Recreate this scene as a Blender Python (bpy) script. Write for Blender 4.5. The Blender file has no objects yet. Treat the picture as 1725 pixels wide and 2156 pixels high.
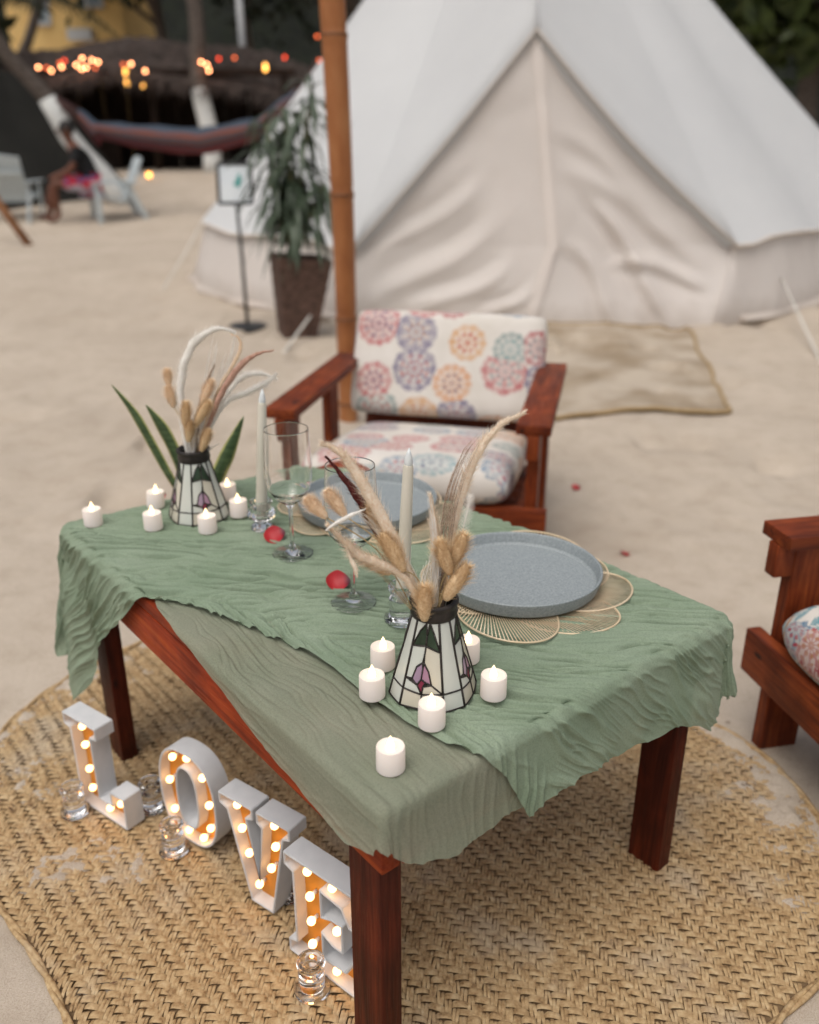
import bpy, bmesh, math, random
import numpy as np
from mathutils import Vector, Matrix

# ------------------------------------------------------------------ camera, world, sun, exposure
sc = bpy.context.scene
R = math.radians
CAM_Z = 1.29
PITCH = math.atan(778 / 1850)
cam_data = bpy.data.cameras.new('camera')
cam = bpy.data.objects.new('camera', cam_data)
sc.collection.objects.link(cam)
cam.location = (0, 0, CAM_Z)
cam.rotation_euler = (math.pi / 2 - PITCH, 0, 0)
cam_data.sensor_fit = 'VERTICAL'
cam_data.sensor_height = 36
cam_data.lens = 36 * 1850 / 2156
cam_data.clip_start = 0.05
cam_data.clip_end = 600
cam_data.dof.use_dof = True
cam_data.dof.focus_distance = 1.30
cam_data.dof.aperture_fstop = 2.15
cam_data.dof.aperture_blades = 7
cam_data.dof.aperture_rotation = R(15)
sc.camera = cam

SUN_EL, SUN_AZ = R(67), R(-150)        # azimuth measured from +Y towards +X
world = bpy.data.worlds.new('World')
sc.world = world
world.use_nodes = True
wn, wl = world.node_tree.nodes, world.node_tree.links
wn.clear()
wo = wn.new('ShaderNodeOutputWorld')
bg = wn.new('ShaderNodeBackground')
sky = wn.new('ShaderNodeTexSky')
sky.sky_type = 'NISHITA'
sky.sun_disc = False
sky.sun_elevation = SUN_EL
sky.sun_rotation = SUN_AZ
sky.air_density = 1.0
sky.dust_density = 6.0
sky.ozone_density = 1.0
hs = wn.new('ShaderNodeHueSaturation')
hs.inputs['Saturation'].default_value = 0.42
wl.new(sky.outputs[0], hs.inputs['Color'])
wl.new(hs.outputs[0], bg.inputs['Color'])
wl.new(bg.outputs[0], wo.inputs['Surface'])
bg.inputs['Strength'].default_value = 0.118

sun_d = bpy.data.lights.new('sun', 'SUN')
sun_d.energy = 0.8
sun_d.angle = R(50)
sun_d.color = (1.0, 0.93, 0.84)
sun = bpy.data.objects.new('sun', sun_d)
sc.collection.objects.link(sun)
sv = Vector((math.sin(SUN_AZ) * math.cos(SUN_EL), math.cos(SUN_AZ) * math.cos(SUN_EL), math.sin(SUN_EL)))
sun.rotation_euler = sv.to_track_quat('Z', 'Y').to_euler()

sc.view_settings.view_transform = 'Standard'
sc.view_settings.look = 'None'
sc.view_settings.exposure = 0.2
sc.view_settings.gamma = 1.0
cy = sc.cycles
cy.use_denoising = True
cy.use_adaptive_sampling = True
cy.adaptive_threshold = 0.015
cy.max_bounces = 10
cy.diffuse_bounces = 3
cy.glossy_bounces = 4
cy.transmission_bounces = 10
cy.transparent_max_bounces = 16
cy.sample_clamp_indirect = 6

# ------------------------------------------------------------------ helpers
COL = sc.collection
rnd = random.Random(7)
nr = np.random.default_rng(11)
FW = np.array([0, math.cos(PITCH), -math.sin(PITCH)])
UP = np.array([0, math.sin(PITCH), math.cos(PITCH)])
RT = np.array([1.0, 0, 0])


def at(u, v, Y):
    """a point of the place at depth Y seen at (u, v) of a 1725 x 2156 picture"""
    d = FW + (u - 862.5) / 1850 * RT - (v - 1078) / 1850 * UP
    return Vector((0, 0, CAM_Z)) + Vector(d * (Y / d[1]))


def atz(u, v, z):
    d = FW + (u - 862.5) / 1850 * RT - (v - 1078) / 1850 * UP
    return Vector((0, 0, CAM_Z)) + Vector(d * ((z - CAM_Z) / d[2]))


def _h(ix, iy, seed):
    n = (ix.astype(np.int64) * 374761393 + iy.astype(np.int64) * 668265263 + seed * 974634777) & 0xFFFFFFFF
    n = ((n ^ (n >> 13)) * 1274126177) & 0xFFFFFFFF
    n = n ^ (n >> 16)
    return (n & 0xFFFFFF) / float(0xFFFFFF)


def vn(x, y, seed=0):
    x = np.asarray(x, float); y = np.asarray(y, float)
    ix, iy = np.floor(x), np.floor(y)
    fx, fy = x - ix, y - iy
    fx = fx * fx * fx * (fx * (fx * 6 - 15) + 10); fy = fy * fy * fy * (fy * (fy * 6 - 15) + 10)
    a, b = _h(ix, iy, seed), _h(ix + 1, iy, seed)
    c, d = _h(ix, iy + 1, seed), _h(ix + 1, iy + 1, seed)
    return (a + (b - a) * fx) * (1 - fy) + (c + (d - c) * fx) * fy


def fbm(x, y, seed=0, n=4):
    s, a, t = 0, 1, 0
    for i in range(n):
        s = s + a * (vn(x * 2 ** i, y * 2 ** i, seed + i * 17) * 2 - 1)
        t += a; a *= 0.5
    return s / t


def sstep(a, b, x):
    t = np.clip((x - a) / (b - a), 0, 1)
    return t * t * (3 - 2 * t)


def mesh_obj(name, verts, faces, mat=None, parent=None, smooth=True, loc=None):
    me = bpy.data.meshes.new(name)
    me.from_pydata([tuple(v) for v in verts], [], [tuple(int(i) for i in f) for f in faces])
    if mat is not None:
        for m in (mat if isinstance(mat, (list, tuple)) else [mat]):
            me.materials.append(m)
    if smooth:
        me.polygons.foreach_set('use_smooth', [True] * len(me.polygons))
    me.update()
    o = bpy.data.objects.new(name, me)
    COL.objects.link(o)
    if parent is not None:
        o.parent = parent
    if loc is not None:
        o.location = loc
    return o


class MB:
    """collects shapes of ONE part"""
    def __init__(s):
        s.v, s.f = [], []

    def add(s, vs, fs):
        b = len(s.v)
        s.v.extend(tuple(v) for v in vs)
        s.f.extend(tuple(i + b for i in f) for f in fs)
        return s

    def box(s, c, d, m=None):
        x, y, z = d[0] / 2, d[1] / 2, d[2] / 2
        vs = [Vector((i, j, k)) for i in (-x, x) for j in (-y, y) for k in (-z, z)]
        if m is not None:
            vs = [m @ v for v in vs]
        vs = [v + Vector(c) for v in vs]
        return s.add(vs, [(0, 1, 3, 2), (4, 6, 7, 5), (0, 4, 5, 1), (2, 3, 7, 6), (0, 2, 6, 4), (1, 5, 7, 3)])

    def tube(s, pts, rad, seg=8, caps=True):
        pts = [Vector(p) for p in pts]
        n = len(pts)
        rads = rad if isinstance(rad, (list, tuple, np.ndarray)) else [rad] * n
        vs, fs = [], []
        prev = None
        for i in range(n):
            t = (pts[min(i + 1, n - 1)] - pts[max(i - 1, 0)])
            t = t.normalized() if t.length > 1e-9 else Vector((0, 0, 1))
            if prev is None:
                a = Vector((0, 0, 1)) if abs(t.z) < 0.9 else Vector((1, 0, 0))
                nn = t.cross(a).normalized()
            else:
                nn = (prev - t * prev.dot(t))
                nn = nn.normalized() if nn.length > 1e-6 else t.orthogonal().normalized()
            prev = nn
            bn = t.cross(nn)
            for k in range(seg):
                an = 2 * math.pi * k / seg
                vs.append(pts[i] + (nn * math.cos(an) + bn * math.sin(an)) * rads[i])
        for i in range(n - 1):
            for k in range(seg):
                k2 = (k + 1) % seg
                fs.append((i * seg + k, i * seg + k2, (i + 1) * seg + k2, (i + 1) * seg + k))
        if caps:
            fs.append(tuple(range(seg - 1, -1, -1)))
            fs.append(tuple((n - 1) * seg + k for k in range(seg)))
        return s.add(vs, fs)

    def lathe(s, prof, seg=32, c=(0, 0, 0), closed=False):
        """profile of (r, z); r == 0 closes to a pole; extra rings hold sharp corners"""
        if not closed:
            out = [prof[0]]
            for i in range(1, len(prof) - 1):
                a, b, d = Vector(prof[i - 1]), Vector(prof[i]), Vector(prof[i + 1])
                l1, l2 = (b - a).length, (d - b).length
                if l1 > 1e-6 and l2 > 1e-6 and (b - a).angle(d - b) > R(22):
                    k = min(l1, l2) * .18
                    k1, k2 = min(l1 * .4, max(k, l1 * .05)), min(l2 * .4, max(k, l2 * .05))
                    k1, k2 = min(k1, .0015 + .1 * min(l1, l2)), min(k2, .0015 + .1 * min(l1, l2))
                    out += [tuple(b - (b - a).normalized() * k1), prof[i], tuple(b + (d - b).normalized() * k2)]
                else:
                    out.append(prof[i])
            prof = out + [prof[-1]]
        vs, fs, rings = [], [], []
        for r, z in prof:
            if r <= 1e-7:
                rings.append([len(vs)]); vs.append((c[0], c[1], c[2] + z))
            else:
                rings.append(list(range(len(vs), len(vs) + seg)))
                vs += [(c[0] + r * math.cos(2 * math.pi * k / seg), c[1] + r * math.sin(2 * math.pi * k / seg), c[2] + z) for k in range(seg)]
        pairs = list(zip(rings[:-1], rings[1:]))
        if closed:
            pairs.append((rings[-1], rings[0]))
        for a, b in pairs:
            for k in range(seg):
                k2 = (k + 1) % seg
                if len(a) == 1 and len(b) == 1:
                    continue
                if len(a) == 1:
                    fs.append((a[0], b[k2], b[k]))
                elif len(b) == 1:
                    fs.append((a[k], a[k2], b[0]))
                else:
                    fs.append((a[k], a[k2], b[k2], b[k]))
        return s.add(vs, fs)

    def build(s, name, mat, parent=None, smooth=True, loc=None):
        return mesh_obj(name, s.v, s.f, mat, parent, smooth, loc)


def flatten(o, ang=35):
    """sharp edges stay sharp"""
    me = o.data
    bm = bmesh.new(); bm.from_mesh(me)
    bmesh.ops.recalc_face_normals(bm, faces=bm.faces)
    for e in bm.edges:
        if len(e.link_faces) == 2 and e.calc_face_angle(0) > R(ang):
            e.smooth = False
    bm.to_mesh(me); bm.free()
    return o


def empty(name, loc=(0, 0, 0), rz=0.0):
    o = bpy.data.objects.new(name, None)
    o.empty_display_size = 0.05
    COL.objects.link(o)
    o.location = loc
    o.rotation_euler = (0, 0, rz)
    return o


def tag(o, label=None, cat=None, group=None, kind=None):
    if label: o['label'] = label
    if cat: o['category'] = cat
    if group: o['group'] = group
    if kind: o['kind'] = kind
    return o


def copy_tree(o, parent=None):
    c = o.copy(); COL.objects.link(c); c.parent = parent
    for ch in [x for x in bpy.data.objects if x.parent == o]:
        copy_tree(ch, c)
    return c


def board(name, parent, a, b, w, h, mat, up=(0, 0, 1), bev=0.003):
    """a plank from a to b, w across and h thick, its own axis along local X (grain follows it)"""
    a, b = Vector(a), Vector(b)
    x = (b - a); L = x.length; x.normalize()
    z = Vector(up); z = (z - x * z.dot(x)).normalized(); y = z.cross(x)
    bm = bmesh.new()
    bmesh.ops.create_cube(bm, size=1)
    for v in bm.verts:
        v.co = Vector((v.co.x * L, v.co.y * w, v.co.z * h))
    if bev:
        bmesh.ops.bevel(bm, geom=list(bm.edges), offset=min(bev, h * 0.3, w * 0.3), segments=2, profile=0.6, affect='EDGES')
    me = bpy.data.meshes.new(name); bm.to_mesh(me); bm.free()
    me.materials.append(mat)
    me.polygons.foreach_set('use_smooth', [True] * len(me.polygons))
    o = bpy.data.objects.new(name, me); COL.objects.link(o)
    M = Matrix((x, y, z)).transposed().to_4x4()
    M.translation = (a + b) / 2
    o.parent = parent
    o.matrix_local = M
    for p in me.polygons:
        pass
    flatten(o, 50)
    return o


# ------------------------------------------------------------------ materials
def new_mat(name):
    m = bpy.data.materials.new(name); m.use_nodes = True
    nt = m.node_tree
    p = nt.nodes['Principled BSDF']
    return m, nt, nt.nodes, nt.links, p


def coords(nt, kind='Object', scale=(1, 1, 1)):
    tc = nt.nodes.new('ShaderNodeTexCoord')
    mp = nt.nodes.new('ShaderNodeMapping')
    mp.inputs['Scale'].default_value = scale
    nt.links.new(tc.outputs[kind], mp.inputs['Vector'])
    return mp.outputs[0]


def noise(nt, vec, scale, detail=4, rough=0.55, dist=0.0):
    n = nt.nodes.new('ShaderNodeTexNoise')
    n.inputs['Scale'].default_value = scale
    n.inputs['Detail'].default_value = detail
    n.inputs['Roughness'].default_value = rough
    n.inputs['Distortion'].default_value = dist
    if vec is not None:
        nt.links.new(vec, n.inputs['Vector'])
    return n.outputs['Fac']


def ramp(nt, fac, stops):
    r = nt.nodes.new('ShaderNodeValToRGB')
    el = r.color_ramp.elements
    while len(el) < len(stops):
        el.new(0.5)
    for e, (p, c) in zip(el, stops):
        e.position = p
        e.color = (c[0], c[1], c[2], 1) if hasattr(c, '__len__') else (c, c, c, 1)
    nt.links.new(fac, r.inputs['Fac'])
    return r.outputs['Color']


def mixc(nt, fac, a, b, mode='MIX'):
    m = nt.nodes.new('ShaderNodeMix'); m.data_type = 'RGBA'; m.blend_type = mode
    for sock, val in ((m.inputs['Factor'], fac), (m.inputs['A'], a), (m.inputs['B'], b)):
        if isinstance(val, bpy.types.NodeSocket):
            nt.links.new(val, sock)
        elif hasattr(val, '__len__'):
            sock.default_value = (val[0], val[1], val[2], 1)
        else:
            sock.default_value = val
    return m.outputs['Result']


def math_n(nt, op, a, b=None, c=None):
    m = nt.nodes.new('ShaderNodeMath'); m.operation = op
    for i, val in enumerate((a, b, c)):
        if val is None: continue
        if isinstance(val, bpy.types.NodeSocket):
            nt.links.new(val, m.inputs[i])
        else:
            m.inputs[i].default_value = val
    return m.outputs[0]


def bump(nt, p, h, strength=0.3, dist=0.01):
    b = nt.nodes.new('ShaderNodeBump')
    b.inputs['Strength'].default_value = strength
    b.inputs['Distance'].default_value = dist
    nt.links.new(h, b.inputs['Height'])
    nt.links.new(b.outputs[0], p.inputs['Normal'])


def pm(name, c1, c2, scale=8, rough=0.7, stretch=(1, 1, 1), bstr=0.0, bscale=None, bdist=0.004, kind='Object', spec=0.4, detail=5, coat=0.0, lo=0.32, hi=0.68):
    m, nt, N, L, p = new_mat(name)
    vec = coords(nt, kind, stretch)
    f = noise(nt, vec, scale, detail)
    L.new(ramp(nt, f, [(lo, c1), (hi, c2)]), p.inputs['Base Color'])
    p.inputs['Roughness'].default_value = rough
    p.inputs['Specular IOR Level'].default_value = spec
    p.inputs['Coat Weight'].default_value = coat
    p.inputs['Coat Roughness'].default_value = 0.25
    if bstr:
        bump(nt, p, noise(nt, vec, bscale or scale * 4, 6, 0.65), bstr, bdist)
    return m


def translucent(m, amount, col=None):
    nt = m.node_tree; p = nt.nodes['Principled BSDF']
    out = [n for n in nt.nodes if n.type == 'OUTPUT_MATERIAL'][0]
    t = nt.nodes.new('ShaderNodeBsdfTranslucent')
    if col is not None:
        t.inputs['Color'].default_value = (*col, 1)
    elif p.inputs['Base Color'].is_linked:
        nt.links.new(p.inputs['Base Color'].links[0].from_socket, t.inputs['Color'])
    mx = nt.nodes.new('ShaderNodeMixShader'); mx.inputs[0].default_value = amount
    nt.links.new(p.outputs[0], mx.inputs[1]); nt.links.new(t.outputs[0], mx.inputs[2])
    nt.links.new(mx.outputs[0], out.inputs['Surface'])
    return m


def emit_mat(name, col, strength):
    m, nt, N, L, p = new_mat(name)
    p.inputs['Base Color'].default_value = (*col, 1)
    p.inputs['Emission Color'].default_value = (*col, 1)
    p.inputs['Emission Strength'].default_value = strength
    p.inputs['Roughness'].default_value = 0.5
    return m


def wood_mat(name, dark, mid, light, rough=0.35, coat=0.25, knots=True):
    m, nt, N, L, p = new_mat(name)
    tc = nt.nodes.new('ShaderNodeTexCoord')
    oi = nt.nodes.new('ShaderNodeObjectInfo')
    ad = nt.nodes.new('ShaderNodeVectorMath'); ad.operation = 'ADD'
    sc_ = nt.nodes.new('ShaderNodeVectorMath'); sc_.operation = 'SCALE'
    cx = nt.nodes.new('ShaderNodeCombineXYZ')
    L.new(oi.outputs['Random'], cx.inputs[0]); L.new(oi.outputs['Random'], cx.inputs[1]); L.new(oi.outputs['Random'], cx.inputs[2])
    L.new(cx.outputs[0], sc_.inputs[0]); sc_.inputs['Scale'].default_value = 37.0
    L.new(tc.outputs['Object'], ad.inputs[0]); L.new(sc_.outputs[0], ad.inputs[1])
    mp = nt.nodes.new('ShaderNodeMapping'); mp.inputs['Scale'].default_value = (1.2, 14, 14)
    L.new(ad.outputs[0], mp.inputs[0])
    g = noise(nt, mp.outputs[0], 3.0, 8, 0.62, 1.2)
    mp2 = nt.nodes.new('ShaderNodeMapping'); mp2.inputs['Scale'].default_value = (3, 60, 60)
    L.new(ad.outputs[0], mp2.inputs[0])
    g2 = noise(nt, mp2.outputs[0], 4.0, 6, 0.7)
    blot = noise(nt, ad.outputs[0], 7.0, 4, 0.6)
    base = ramp(nt, g, [(0.28, dark), (0.5, mid), (0.72, light)])
    base = mixc(nt, math_n(nt, 'MULTIPLY', g2, 0.5), base, dark)
    base = mixc(nt, ramp(nt, blot, [(0.40, 0.55), (0.62, 0.0)]), base, dark)
    if knots:
        vo = nt.nodes.new('ShaderNodeTexVoronoi'); vo.inputs['Scale'].default_value = 6.5
        mp3 = nt.nodes.new('ShaderNodeMapping'); mp3.inputs['Scale'].default_value = (1.0, 2.2, 2.2)
        L.new(ad.outputs[0], mp3.inputs[0]); L.new(mp3.outputs[0], vo.inputs['Vector'])
        k = ramp(nt, vo.outputs['Distance'], [(0.05, 1.0), (0.12, 0.0)])
        base = mixc(nt, k, base, (0.02, 0.006, 0.004))
    L.new(base, p.inputs['Base Color'])
    p.inputs['Specular IOR Level'].default_value = .22
    L.new(ramp(nt, g2, [(0.3, rough - 0.05), (0.7, rough + 0.2)]), p.inputs['Roughness'])
    p.inputs['Coat Weight'].default_value = coat
    p.inputs['Coat Roughness'].default_value = 0.3
    bump(nt, p, g2, 0.25, 0.0015)
    return m


def glass_mat(name, col=(1, 1, 1), ior=1.47, rough=0.0):
    m, nt, N, L, p = new_mat(name)
    p.inputs['Base Color'].default_value = (*col, 1)
    p.inputs['Transmission Weight'].default_value = 1.0
    p.inputs['IOR'].default_value = ior
    p.inputs['Roughness'].default_value = rough
    return m


M = {}
M['varnish'] = wood_mat('varnished_red_wood', (0.075, 0.008, 0.002), (0.38, 0.046, 0.007), (0.58, 0.115, 0.018), 0.55, 0.0)
M['varnish_dark'] = wood_mat('dark_red_wood', (0.022, 0.003, 0.001), (0.10, 0.013, 0.004), (0.19, 0.03, 0.008), 0.5, 0.0)
M['chairwood'] = wood_mat('chair_wood', (0.045, 0.008, 0.003), (0.24, 0.043, 0.010), (0.42, 0.10, 0.024), 0.48, 0.03)
M['glass'] = glass_mat('clear_glass')
M['cordm'] = pm('rope_white', (0.55, 0.53, 0.48), (0.7, 0.68, 0.62), 60, 0.9)
M['white_paint'] = pm('white_paint', (0.56, 0.57, 0.58), (0.63, 0.635, 0.64), 30, 0.5, bstr=0.05, bscale=220, bdist=0.001)
M['black_metal'] = pm('black_metal', (0.012, 0.012, 0.013), (0.03, 0.03, 0.03), 20, 0.45)
# ------------------------------------------------------------------ the setting: sand, hill
TA = R(-50.75)
TEX = Vector((math.cos(TA), math.sin(TA), 0)); TEY = Vector((-math.sin(TA), math.cos(TA), 0))
TC = Vector((-0.093, 1.478, 0))
TL, TW, TZ = 0.5375, 0.36, 0.55


def tloc(x, y):
    dx, dy = x - TC.x, y - TC.y
    return dx * TEX.x + dy * TEX.y, dx * TEY.x + dy * TEY.y


def rug_sd(x, y):
    """signed distance to the rug outline (rounded rectangle turned with the table), metres"""
    s, t = tloc(np.asarray(x, float), np.asarray(y, float))
    s = s + 0.025; t = t - 0.065
    wob = 0.012 * np.sin(s * 9 + 1) + 0.010 * np.sin(t * 11)
    hx, hy, r = 0.87, 0.74, 0.50
    qx, qy = np.abs(s) - hx + r, np.abs(t) - hy + r
    return np.hypot(np.maximum(qx, 0), np.maximum(qy, 0)) + np.minimum(np.maximum(qx, qy), 0) - r + wob


FEET = []           # spots where feet press the sand: x, y, radius


def ground_z(x, y):
    x = np.asarray(x, float); y = np.asarray(y, float)
    z = 0.72 * sstep(13, 21, y)
    sd = rug_sd(x, y)
    far = sstep(0.0, 1.2, sd)
    amp = 0.004 + 0.038 * far
    b = fbm(x * 1.7 + 5, y * 1.7, 3, 4) * amp
    b = b + fbm(x * 6, y * 6, 9, 3) * (0.0035 + 0.011 * far)
    dent = vn(x * 2.6 + 3, y * 2.6, 21) * vn(x * 4.4, y * 4.4 + 7, 33)
    b = b - sstep(0.42, 0.62, dent) * 0.05 * far
    z = z + b
    inside = sstep(0.02, -0.02, sd)
    # sand that has blown over the rug at its edges
    drift = np.zeros_like(x)
    for px, py, rx, ry, a in ((-0.60, 1.28, 0.17, 0.12, 0.019), (-0.86, 1.62, 0.20, 0.18, 0.018), (-0.95, 1.92, 0.30, 0.16, 0.020),
                              (0.76, 1.50, 0.11, 0.22, 0.022), (0.66, 1.76, 0.13, 0.10, 0.014), (-0.52, 1.05, 0.08, 0.10, 0.012), (0.72, 1.20, 0.07, 0.16, 0.012)):
        drift = np.maximum(drift, a * np.exp(-((x - px) / rx) ** 2 - ((y - py) / ry) ** 2))
    drift = drift * (0.48 + 0.45 * fbm(x * 9, y * 9, 41, 3)) + 0.013 * fbm(x * 38, y * 38, 55, 4) * sstep(0.002, 0.012, drift)
    side = sstep(0.35, 0.75, x) * sstep(0.95, 1.25, y) + sstep(-0.45, -0.75, x) * sstep(1.2, 1.5, y)
    drift = np.maximum(drift, side * 0.017 * np.exp(-((sd + 0.015) / 0.055) ** 2) * (0.75 + 0.8 * fbm(x * 13, y * 13, 47, 4)))
    z_in = -0.006 + drift
    return z * (1 - inside) + np.maximum(z_in, -0.006) * inside + 0.001 * inside


def axis(lo, hi, d0, d1, step, grow):
    a = list(np.arange(d0, d1, step))
    s, x = step, a[-1]
    while x < hi:
        s *= grow; x += s; a.append(x)
    s, x = step, a[0]
    pre = []
    while x > lo:
        s *= grow; x -= s; pre.append(x)
    return np.array(pre[::-1] + a)


gx = axis(-240, 240, -1.25, 1.15, 0.0075, 1.06)
gy = axis(-160, 420, 0.80, 2.3, 0.0075, 1.045)
GX, GY = np.meshgrid(gx, gy)
GZ = ground_z(GX, GY)
nx, ny = len(gx), len(gy)
idx = np.arange(nx * ny).reshape(ny, nx)
quads = np.stack([idx[:-1, :-1], idx[:-1, 1:], idx[1:, 1:], idx[1:, :-1]], -1).reshape(-1, 4)


def np_mesh(name, V, Q, mat, parent=None, smooth=True):
    me = bpy.data.meshes.new(name)
    V = np.asarray(V, np.float32); Q = np.asarray(Q, np.int32)
    k = Q.shape[1]
    me.vertices.add(len(V)); me.vertices.foreach_set('co', V.ravel())
    me.loops.add(Q.size); me.loops.foreach_set('vertex_index', Q.ravel())
    me.polygons.add(len(Q))
    me.polygons.foreach_set('loop_start', np.arange(0, Q.size, k, dtype=np.int32))
    me.polygons.foreach_set('loop_total', np.full(len(Q), k, np.int32))
    if smooth:
        me.polygons.foreach_set('use_smooth', np.ones(len(Q), bool))
    me.materials.append(mat)
    me.update(calc_edges=True); me.validate()
    o = bpy.data.objects.new(name, me); COL.objects.link(o)
    if parent is not None: o.parent = parent
    return o


def sand_material():
    m, nt, N, L, p = new_mat('sand')
    v = coords(nt, 'Object')
    big = noise(nt, v, 1.3, 5, 0.6)
    mid = noise(nt, v, 9, 5, 0.65)
    fine = noise(nt, v, 420, 3, 0.7)
    c = ramp(nt, big, [(0.3, (0.44, 0.370, 0.295)), (0.7, (0.54, 0.465, 0.380))])
    c = mixc(nt, ramp(nt, mid, [(0.30, 0.45), (0.55, 0.0)]), c, (0.345, 0.275, 0.205))
    c = mixc(nt, ramp(nt, fine, [(0.36, 0.55), (0.50, 0.0)]), c, (0.27, 0.21, 0.15))
    c = mixc(nt, ramp(nt, fine, [(0.58, 0.0), (0.72, 0.5)]), c, (0.66, 0.60, 0.51))
    L.new(c, p.inputs['Base Color'])
    p.inputs['Roughness'].default_value = 0.95
    p.inputs['Specular IOR Level'].default_value = 0.15
    h = math_n(nt, 'ADD', math_n(nt, 'MULTIPLY', fine, 0.35), math_n(nt, 'MULTIPLY', noise(nt, v, 45, 6, 0.7), 1.0))
    bump(nt, p, h, 0.55, 0.006)
    return m


M['sand'] = sand_material()
ground = np_mesh('ground', np.stack([GX.ravel(), GY.ravel(), GZ.ravel()], 1), quads, M['sand'])
tag(ground, 'pale trodden beach sand', None, kind='structure')


def gz(x, y):
    return float(ground_z(np.array([x]), np.array([y]))[0])


def on_ground(u, v):
    """where the ray through a pixel meets the sand"""
    Y = 2.0
    for Y in np.arange(1.0, 40, 0.02):
        p = at(u, v, Y)
        if p.z <= 0.72 * float(sstep(13, 21, np.array(Y))):
            return Vector((p.x, p.y, gz(p.x, p.y)))
    return p


# wooded rise behind everything
hx = np.linspace(-120, 120, 120); hy = np.linspace(44, 130, 50)
HX, HY = np.meshgrid(hx, hy)
HZ = 0.5 + 24 * sstep(44, 75, HY) + 3.2 * fbm(HX * .22, HY * .22, 61, 5) * sstep(44, 56, HY)
hi_ = np.arange(HX.size).reshape(HX.shape)
hq = np.stack([hi_[:-1, :-1], hi_[:-1, 1:], hi_[1:, 1:], hi_[1:, :-1]], -1).reshape(-1, 4)
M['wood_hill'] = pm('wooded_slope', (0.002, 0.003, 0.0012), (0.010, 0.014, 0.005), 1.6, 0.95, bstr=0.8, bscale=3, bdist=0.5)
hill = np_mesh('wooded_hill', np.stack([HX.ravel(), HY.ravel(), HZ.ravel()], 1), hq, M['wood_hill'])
tag(hill, 'dark wooded slope behind the beach', None, kind='structure')

# ------------------------------------------------------------------ trees
M['bark'] = pm('palm_bark', (0.055, 0.042, 0.034), (0.15, 0.12, 0.10), 9, 0.9, (1, 1, 4), 0.5, 20, 0.02)
M['whitewash'] = pm('whitewashed_trunk', (0.62, 0.63, 0.60), (0.74, 0.74, 0.71), 9, 0.85, (1, 1, 3), 0.3, 20, 0.01)
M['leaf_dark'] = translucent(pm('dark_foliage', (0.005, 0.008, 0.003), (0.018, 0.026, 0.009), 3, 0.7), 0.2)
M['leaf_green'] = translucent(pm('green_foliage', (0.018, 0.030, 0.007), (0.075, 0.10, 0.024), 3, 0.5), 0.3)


def leafy_crown(name, c, rad, n, size, mat, parent, seed, squash=0.8):
    g = np.random.default_rng(seed)
    nc = 26
    cl = g.normal(size=(nc, 3)); cl /= np.linalg.norm(cl, axis=1)[:, None]
    cl *= (g.random(nc) ** 0.4)[:, None] * rad * 0.85
    k = g.integers(0, nc, n)
    p = cl[k] + g.normal(size=(n, 3)) * rad * 0.20
    p[:, 2] *= squash
    p += np.array(c)
    a = g.normal(size=(n, 3)); a /= np.linalg.norm(a, axis=1)[:, None]
    b = np.cross(a, g.normal(size=(n, 3))); b /= np.linalg.norm(b, axis=1)[:, None]
    s = (size * (0.6 + 0.8 * g.random(n)))[:, None]
    V = np.stack([p - a * s, p + b * s * .42, p + a * s, p - b * s * .42], 1).reshape(-1, 3)
    return np_mesh(name, V, np.arange(4 * n).reshape(-1, 4), mat, parent)


def broad_tree(name, base, h, rad, mat, seed, label, n=4200, size=0.28):
    r0 = random.Random(seed)
    e = empty(name, base)
    tag(e, label, 'tree', 'trees behind the hut')
    mb = MB()
    pts = [Vector((0.15 * math.sin(i * 1.3 + seed), 0.15 * math.cos(i + seed), h * 0.75 * i / 6)) for i in range(7)]
    mb.tube(pts, [0.26 * (1 - 0.11 * i) for i in range(7)], 9)
    for k in range(7):
        i = r0.randint(3, 6); a = r0.uniform(0, 6.28); q = pts[i]
        d = Vector((math.cos(a), math.sin(a), 0.6)) * rad * 0.7
        mb.tube([q, q + d * 0.5 + Vector((0, 0, .2)), q + d], [0.10, 0.06, 0.025], 6)
    mb.build('trunk', M['bark'], e)
    leafy_crown('crown', (0, 0, h * 0.74), rad, n, size, mat, e, seed, 0.85)
    return e


TREES = [(-8.2, 33, 11, 4.2, 'leaf_dark', 'tall dark tree standing behind the middle of the thatched roof'),
         (-5.0, 31, 11, 4.6, 'leaf_dark', 'broad dark tree behind the end of the thatched hut'),
         (-1.6, 30, 11, 4.6, 'leaf_dark', 'dark tree showing between the thatched hut and the tent'),
         (8.3, 20, 6.8, 3.3, 'leaf_green', 'bright green leafy tree rising behind the tent slope'),
         (11.6, 19, 7.4, 3.3, 'leaf_green', 'bushy green tree beyond the tent, away from the hut'),
         (5.4, 24, 8.4, 3.6, 'leaf_dark', 'dark tree standing behind the tent peak')]
for i, (x, y, h, r_, m_, lb) in enumerate(TREES):
    broad_tree('tree', (x, y, gz(x, y) - 0.05), h, r_, M[m_], 100 + i, lb, 5200, 0.30)


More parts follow.
